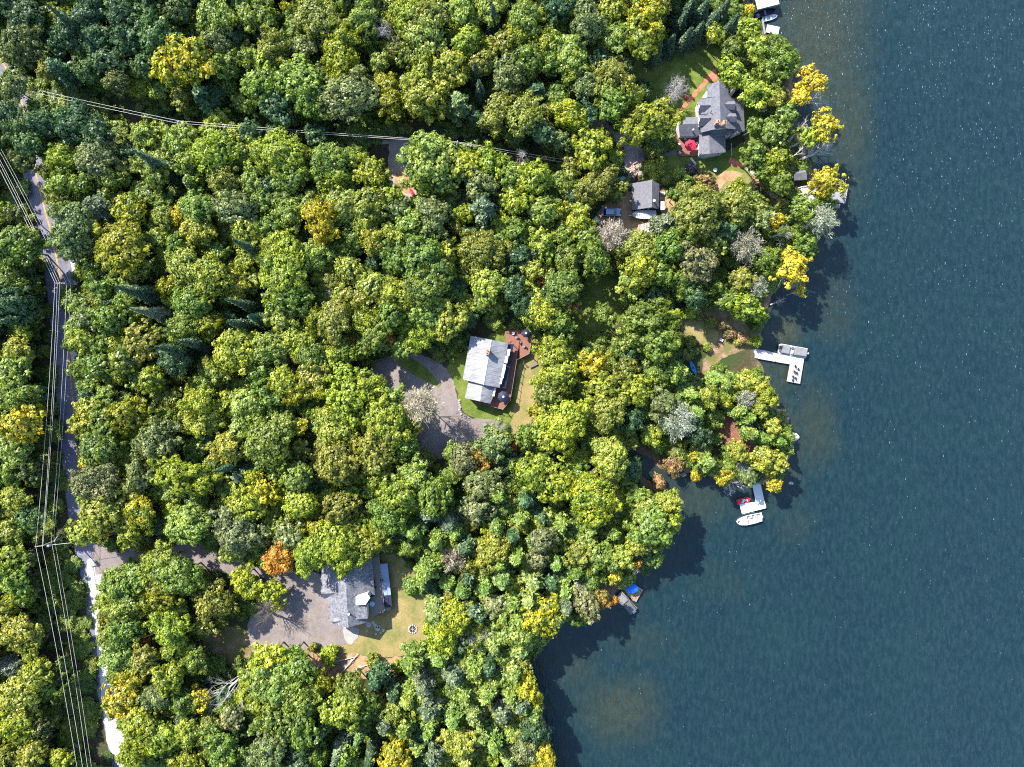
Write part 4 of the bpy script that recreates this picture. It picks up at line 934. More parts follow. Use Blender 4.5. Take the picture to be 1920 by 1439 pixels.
# boat canopy, rowing boat and raft at the top
cn = thing('boat_canopy', 'big white boat canopy over the water at the top edge', 'canopy', P(1431, 12, 0), .28)
MB().slab([Vector((-2.6, -1.35, 2.3)), Vector((2.6, -1.5, 2.3)), Vector((2.6, 1.35, 2.5)), Vector((-2.6, 1.4, 2.5))], .1).build('canopy', M['whiteboat'], cn)
for x in (-2.4, 2.4):
    for y in (-1.2, 1.2): MB().tube([(x, y, -1.5), (x, y, 2.3)], .06, 6).build('post', M['metal'], cn)
rb = thing('motorboat', 'dark blue boat showing from under the big white canopy', 'boat', P(1433, 26.5, 0), .27)
hull(MB(), 5.2, 1.7, .7, 1.0, -.2, .14, .3).build('hull', M['navy'], rb); MB().box((0, 0, .45), (.5, 1.2, .2)).build('seat', M['greycover'], rb, bevel=.04)
rb = thing('rowing_boat', 'open aluminium rowing boat below the white canopy', 'boat', P(1442, 35.5, 0), .25)
hull(MB(), 3.6, 1.25, .5, .8, -.15, .08, .12).build('hull', M['metal'], rb)
for x in (-.9, .3): MB().box((x, 0, .38), (.3, 1.0, .05)).build('seat', M['tarp'], rb)
rf = thing('swim_raft', 'pale teal square raft with white edges near the top shore', 'raft', P(1448.5, 56.5, .35), -.2)
MB().box((0, 0, 0), (2.9, 1.75, .25)).build('deck_panel', M['tealraft'], rf, bevel=.03)
for s in (-1, 1): MB().box((0, s * .84, .13), (2.9, .14, .06)).build('edge_trim', M['whiteboat'], rf); MB().box((s * 1.4, 0, .13), (.14, 1.5, .06)).build('edge_trim', M['whiteboat'], rf)
for s in (-1, 1): MB().tube([(-1.3, s * .6, -.25), (1.3, s * .6, -.25)], .22, 8).build('float', M['dark'], rf)
gp = dock('narrow grey plank walkway beside the pale teal raft', [[(1428, 37), (1431, 36), (1436.5, 64), (1433, 65)]], .7, M['dockgrey'], [(1430, 38), (1435, 63)], 'walkway')
# boathouse, rocks and deck at the point
bh = thing('boathouse', 'small dark grey-roofed boathouse left of the yellow tree on the point', 'boathouse', P(1501, 332))
def Bh(px, py, z): return P(px, py, z) - bh.location
roof_plane(bh, [Bh(1489, 327, 3.4), Bh(1512, 323, 3.4), Bh(1513.5, 337, 2.8), Bh(1489.5, 338.5, 2.8)], M['roofG']); roof_plane(bh, [Bh(1489, 326.8, 3.4), Bh(1493, 321, 3.0), Bh(1509, 319, 3.0), Bh(1512, 322.8, 3.4)], M['roofG'])
MB().solid([Bh(1491, 327.5, 3.15), Bh(1511, 323.5, 3.15), Bh(1511.5, 336, 2.6), Bh(1491, 337, 2.6)], -.3).build('wall', M['wood'], bh)
dd = dock('grey timber deck with railings on the lake rocks below the yellow tree', [[(1556, 352), (1578, 336), (1590, 352), (1585, 381), (1560, 379), (1545, 376)], [(1561, 382), (1575.5, 383), (1574, 391), (1560, 390)]], 1.6, M['dockgrey'], [(1578, 338), (1588, 352), (1584, 380), (1562, 378), (1574, 390)], 'lake_deck')
e = [P(x, y, 2.5) - dd.location for x, y in ((1578, 337), (1589.5, 352), (1584.5, 380), (1548, 376))]
MB().tube(e, .05, 5).build('rail', M['dockwhite'], dd)
for i in range(3):
    for k in range(5): p = e[i].lerp(e[i + 1], k / 5); MB().box((p.x, p.y, 2.05), (.08, .08, .9)).build('rail_post', M['dockwhite'], dd)
furniture_chair('deck_chair', 'wooden chair at the right edge of the lake deck', P(1580, 370, 1.61), 2.4, M['wood'])
ROCKS = [(1508, 362, 1.3, 1.6, .5, 'slab', 'broad white rock slab left of the yellow tree on the point'), (1518, 372, 1.0, 1.5, .5, 'slab', 'bright white rock slab below the white driftwood log'), (1500, 372, .9, .9, .4, 'rockb', 'brown rock beside the broad white slab'), (1507, 384, .8, .6, .4, 'rock', 'grey rock under the white slabs'),
 (1460.5, 774, .85, .8, .5, 'rock', 'topmost grey boulder in the row on the island shore'), (1470.5, 789, .8, 1.15, .6, 'rockb', 'second boulder from the top of the island row, brown'), (1478, 804, .8, .75, .5, 'rockb', 'round brown boulder in the middle of the island row'), (1490, 819, 1.1, .8, .5, 'slab', 'pale boulder at the right end of the island row'), (1482, 830, .7, .7, .5, 'rock', 'grey boulder below the pale one on the island shore'), (1484, 839, .55, .5, .4, 'slab', 'small pale boulder at the lower end of the island row'),
 (1281, 890, .75, .55, .45, 'rock', 'lone grey boulder in the cove'), (1274.5, 940, .6, 1.2, .5, 'rockb', 'long tan boulder at the cove point'), (1268, 925, .5, .6, .4, 'rockb', 'brown boulder above the long tan one'), (1445, 683, .8, .55, .12, 'rockb', 'orange-brown rock under water below the white dock'), (1483, 906, .6, .8, .2, 'rock', 'pale rock just under the surface right of the island tip'), (1305, 893, .5, .4, .3, 'rockb', 'small brown rock on the island cove shore'), (1525, 620, .5, .4, .12, 'rockb', 'brown rock in the shallows above the white dock')]
for k, (x, y, a, b, c, m_, lb) in enumerate(ROCKS):
    z = float(ground_z(np.array([P(x, y).x]), np.array([P(x, y).y]))[0]); stone('boulder', lb, 'rock', P(x, y, max(z, -.15 if c < .25 else .05) + (.0 if c < .25 else .1)), a, b, c, M[m_], .6 + k * .3, None, k + 60)
# small dock hidden in the shade
dock('small dark plank platform in deep shade under the golden shore tree', [[(1439, 537.5), (1452, 537), (1456, 543.5), (1441, 545)]], .7, M['dockgrey'], [(1441, 539), (1453, 543)], 'platform')
sd = thing('small_shed', 'little grey plank shed roof in the shade left of the golden shore tree', 'shed', P(1430, 525)); 
def Sd(px, py, z): return P(px, py, z) - sd.location
MB().slab([Sd(1424, 519, 2.6), Sd(1437.5, 525, 2.6), Sd(1435.5, 531, 2.3), Sd(1421, 525, 2.3)], .1).build('roof', M['dockgrey'], sd); MB().solid([Sd(1424.5, 520.5, 2.4), Sd(1436, 525.6, 2.4), Sd(1434.6, 529.6, 2.15), Sd(1423, 524.5, 2.15)], -.3).build('wall', M['wood'], sd)
furniture_chair('garden_chair', 'white garden chair on the dirt above the shore end of the white dock', P(1351, 638), 1, M['white'], s=1.3)
bench('long pale bench among the bright shrubs right of the lawn clearing', P(1278, 582), 2.2, -1.1, M['slab'])
t = thing('bird_bath', 'round white bird bath on the lawn below the lakeside house', 'bird bath', P(1339, 321)); MB().lathe([(.2, 0), (.08, .1), (.08, .7), (.42, .85), (.45, .92), (.38, .88), (.02, .84)], n=18).build('basin', M['white'], t)
t = thing('satellite_dish', 'white dish on a post among the bushes left of the lower track', 'dish', P(1377, 351, G)); MB().tube([(0, 0, 0), (0, 0, 1.5)], .04, 6).build('post', M['metal'], t); MB().lathe([(.02, 1.5), (.3, 1.54), (.5, 1.68), (.5, 1.7), (.02, 1.54)], n=18).build('dish', M['white'], t)

# ---------------- poles and cables ----------------
def pole(label, top, base, zt, arms, transformer=False):
    b = P(*base); t = thing('utility_pole', label, 'utility pole', b); tp = P(*top, zt) - b
    MB().tube([(0, 0, -.3), tp], [.19, .12], 10).build('pole', M['creos'], t)
    d_ = Vector(arms).normalized()
    return t, tp
pA, tp = pole('tall utility pole with a crossarm reaching over the middle of the road', (112, 531), (150, 537), 10.4, (1, 0))
MB().box(tp + Vector((-.1, 0, -.25)), (2.2, .12, .14), .0).build('crossarm', M['creos'], pA)
for x in (-.95, -.05, .6): MB().lathe([(.05, 0), (.09, .06), (.05, .12), (.08, .18), (.02, .24)], tp + Vector((x - .05, 0, -.18)), 8).build('insulator', M['metal'], pA)
pB, tp = pole('utility pole carrying a grey transformer can beside the lower road', (79, 1024), (131, 1003), 10.2, (1, 0))
MB().box(tp + Vector((-.65, -.05, -.12)), (1.9, .12, .14), .12).build('crossarm', M['creos'], pB)
for x in (-1.5, -.1): MB().lathe([(.05, 0), (.09, .06), (.05, .12), (.08, .18), (.02, .24)], tp + Vector((x, -.1 if x < -1 else 0, -.05)), 8).build('insulator', M['metal'], pB)
MB().lathe([(.02, -.6), (.28, -.6), (.28, .35), (.2, .42), (.02, .42)], tp + Vector((.75, -.2, -1.1)), 14).build('transformer', M['metal'], pB)
MB().box(tp + Vector((.4, -.1, -1.1)), (.5, .1, .12), -.2).build('bracket', M['dark'], pB)
pC, tp = pole('utility pole where the side wires bend in the dark clearing at upper left', (333, 229), (362, 247), 9.2, (1, 0)); MB().box(tp + Vector((0, 0, -.3)), (1.0, .1, .12), 1.2).build('crossarm', M['creos'], pC)
pD, tp = pole('utility pole above the trees right of the blue car', (857, 267), (862, 285), 10.2, (1, 0)); MB().box(tp + Vector((0, 0, -.3)), (1.0, .1, .12), 1.4).build('crossarm', M['creos'], pD)
def cable(label, pts, r=.035, grp=None, sag=.5):
    path = []
    for i in range(len(pts) - 1):
        a, b = P(*pts[i]), P(*pts[i + 1])
        for k in range(14):
            f = k / 14; p = a.lerp(b, f); p.z -= sag * 4 * f * (1 - f); path.append(p)
    path.append(P(*pts[-1])); o = MB().tube(path, r, 5).build('power_cable', M['wire']); tag(o, label, 'cable', grp); return o
gr_ = 'cables along the road'
Z = 10.3
cable('leftmost power cable along the road, bending at the outer end of both crossarms', [(-30, 262, Z), (103, 531, Z), (67, 1025, Z), (150, 1475, Z)], .027, gr_)
cable('second power cable from the left, close beside the leftmost one above the crossarm', [(-24, 262, Z), (107.5, 531, Z), (79, 1024, Z), (160.5, 1475, Z)], .027, gr_)
cable('third power cable from the left, passing over the road pole top', [(-20, 262, Z), (112, 531, Z), (80.5, 1023, Z)], .022, gr_)
cable('thicker bundled cable second from the right along the road', [(-3, 280, 7.6), (125, 532, 7.6), (96, 1012, 7.6), (169, 1475, 7.6)], .027, gr_)
cable('thin rightmost cable along the road', [(2, 280, 7.2), (133, 534, 7.2), (101, 1007, 7.2), (176.5, 1475, 7.2)], .022, gr_)
cable('upper side wire from the road to the small garage', [(30, 160, 9), (335, 227, 9), (855, 266, 9.6), (1170, 317, 5.5)], .026, 'side wires to the lakeside houses', .35)
cable('lower side wire from the road to the small garage', [(30, 166, 9), (331, 231, 9), (853, 268, 9.6), (1160, 322, 5.3)], .026, 'side wires to the lakeside houses', .45)
cable('guy wire running from the transformer pole up to the roadside', [(101, 1016, 8.5), (137, 960, G)], .04, None, .1)
cable('thin service wire running right from the transformer pole to the junction', [(98, 1022, 8), (176, 1014, 7.5)], .035, None, .1)
t = thing('street_sign', 'small road sign on a thin post at the side-road junction', 'sign', P(182, 1060)); MB().tube([(0, 0, 0), (0, 0, 2.3)], .04, 6).build('post', M['metal'], t); MB().box((0, 0, 2.2), (.7, .03, .2)).build('sign_plate', M['creos'], t)

# ---------------- bare trees and fallen trunks ----------------
def dead(label, base, zb, tip, zt, r, n=4, name='dead_tree', spread=.55, mat='deadwood', lean_branches=7, seed=1):
    global RNG
    RNG = np.random.default_rng(seed)
    b = P(*base, zb); t = thing(name, label, 'dead tree', b); e = P(*tip, zt) - b; mb = MB(); path = []; L = e.length
    for i in range(7): path.append(e * (i / 6) + Vector(RNG.normal(0, .012 * L, 3)) * (1 if 0 < i < 6 else 0))
    r *= 1.35
    mb.tube(path, [r * (1 - .8 * i / 6) for i in range(7)], 7)
    br = MB(); dd_ = e.normalized()
    for k in range(lean_branches):
        f = .3 + .68 * k / lean_branches; i = f * 6; p = path[int(i)].lerp(path[min(6, int(i) + 1)], i - int(i))
        sv = Vector(RNG.normal(0, 1, 3)); sv -= dd_ * sv.dot(dd_); sv.normalize()
        grow(br, p, (dd_ + sv * spread * 1.2).normalized(), L * .36 * (1.25 - f), r * .45 * (1.1 - f), 3, spread, .02, n - 1)
    mb.build('trunk', M[mat], t); br.build('branches', M[mat], t); return t
dead('white bare tree leaning over the water below the upper yellow tree', (1486, 190), 2, (1552, 196), 5, .14, seed=2)
dead('white bare tree leaning to the upper right toward the middle yellow tree', (1478, 266), 3, (1514, 226), 9, .22, seed=3)
dead('second bare trunk leaning right beside the middle yellow tree', (1480, 276), 3, (1524, 258), 7, .18, seed=4)
dead('thin forked dead tree leaning above the big fan-branched one', (1474, 302), 3, (1516, 272), 7, .17, seed=5)
dead('big bleached fan-branched dead tree leaning over the water', (1488, 308), 2, (1562, 270), 6, .30, 5, seed=6, lean_branches=13, spread=.5)
dead('bleached log lying across the white rock slabs', (1496, 353), 1.4, (1521, 347), 2.0, .13, seed=7, lean_branches=2)
dead('grey dead tree with many bare boughs above the golden shore tree', (1440, 446), 2, (1482, 436), 8, .16, 4, seed=8, lean_branches=10)
dead('pale bare branches over the whitish tree at the shore corner', (1504, 428), 5, (1556, 412), 9, .14, 4, seed=9, lean_branches=8)
dead('bare brushy dead tree reaching over the water below the dark platform', (1444, 572), 1, (1472, 560), 2.4, .12, 4, seed=10, lean_branches=8)
dead('bleached antler-like branch standing in the cove left of the dock', (1366, 900), 3, (1370, 930), 4.4, .18, 4, seed=11, lean_branches=11, spread=.9)
dead('bleached branches spreading left and right of the antler-like branch', (1362, 900), 3.2, (1398, 914), 4.4, .12, 4, seed=12, lean_branches=9, spread=.8)
dead('big fallen bare tree lying on the brush at lower left', (484, 1238), 4, (390, 1328), 7.5, .28, 4, seed=13, lean_branches=11, spread=.45)
dead('slim bare tree standing right of the big fallen tree', (456, 1290), 6, (450, 1350), 9, .1, 3, seed=14)
dead('bare fan of grey branches in the gap of the middle forest', (634, 566), 4, (618, 545), 9, .13, 5, seed=15, lean_branches=14, spread=1.2)
dead('grey bare tree standing in the upper forest beside the pale blossom patch', (716, 70), 6, (722, 48), 13, .13, 5, seed=16, lean_branches=12, spread=1.1)
dead('leafless tree casting a fan shadow over the parking court', (512, 1150), G, (494, 1142), 9.5, .24, 5, seed=17, lean_branches=22, spread=.7, mat='bark')
dead('grey bare tree in the dark gap above left of the lower shore', (868, 1206), 2, (880, 1196), 9, .14, 5, seed=18, lean_branches=12, spread=1.1)
dead('pale bare tree in the dark gap near the lower shore', (912, 1206), 2, (916, 1186), 9, .14, 5, seed=19, lean_branches=12, spread=1.1)
dead('white bony dead tree under the lower shore gap', (930, 1246), 2, (934, 1262), 8, .13, 5, seed=20, lean_branches=11, spread=1.1)
dead('thin white snag in the lower evergreen stand', (942, 1300), 5, (944, 1318), 10, .1, 3, seed=21)
dead('pale snags leaning over the water at the lower shore', (1180, 1050), 6, (1196, 1074), 9, .11, 4, seed=22)
dead('grey conifer skeleton standing on the shaded upper lawn', (1262, 186), G, (1269, 152), 8.5, .2, 5, seed=23, lean_branches=26, spread=1.0, mat='deadwood')
dead('bare grey tree below the driveway bend in the woods above', (975, 303), 4, (984, 290), 9, .13, 5, seed=24, lean_branches=12, spread=1.1)
dead('twiggy grey dead bush in the cove shallows', (1262, 866), 1, (1266, 842), 4, .12, 5, seed=25, lean_branches=14, spread=1.1)
for k, (a, b, r, lb) in enumerate((((612, 1246), (668, 1232), .14, 'longest pale log on the bare slope under the dry lawn'), ((640, 1262), (672, 1226), .12, 'pale log slanting up across the longest one'), ((728, 1248), (768, 1236), .12, 'pale log at the right end of the bare slope'), ((688, 1232), (700, 1262), .1, 'dark log lying upright on the bare slope'), ((664, 1256), (716, 1238), .1, 'thin grey log in the middle of the bare slope'))):
    pa, pb_ = P(*a, G + .25), P(*b, G + .4); o = MB().tube([pa, (pa + pb_) / 2 + Vector((.1, .1, .1)), pb_], [r, r * .9, r * .6], 8).build('fallen_log', M['deadwood']); tag(o, lb, 'log')
dead('heap of bleached brush at the left of the bare slope', (648, 1270), G, (676, 1272), 2.2, .12, 5, seed=31, lean_branches=16, spread=1.0, name='brush_heap')
dead('heap of bleached brush at the right of the bare slope', (690, 1262), G, (708, 1254), 2.0, .12, 5, seed=32, lean_branches=14, spread=1.0, name='brush_heap')
RNG = np.random.default_rng(99)
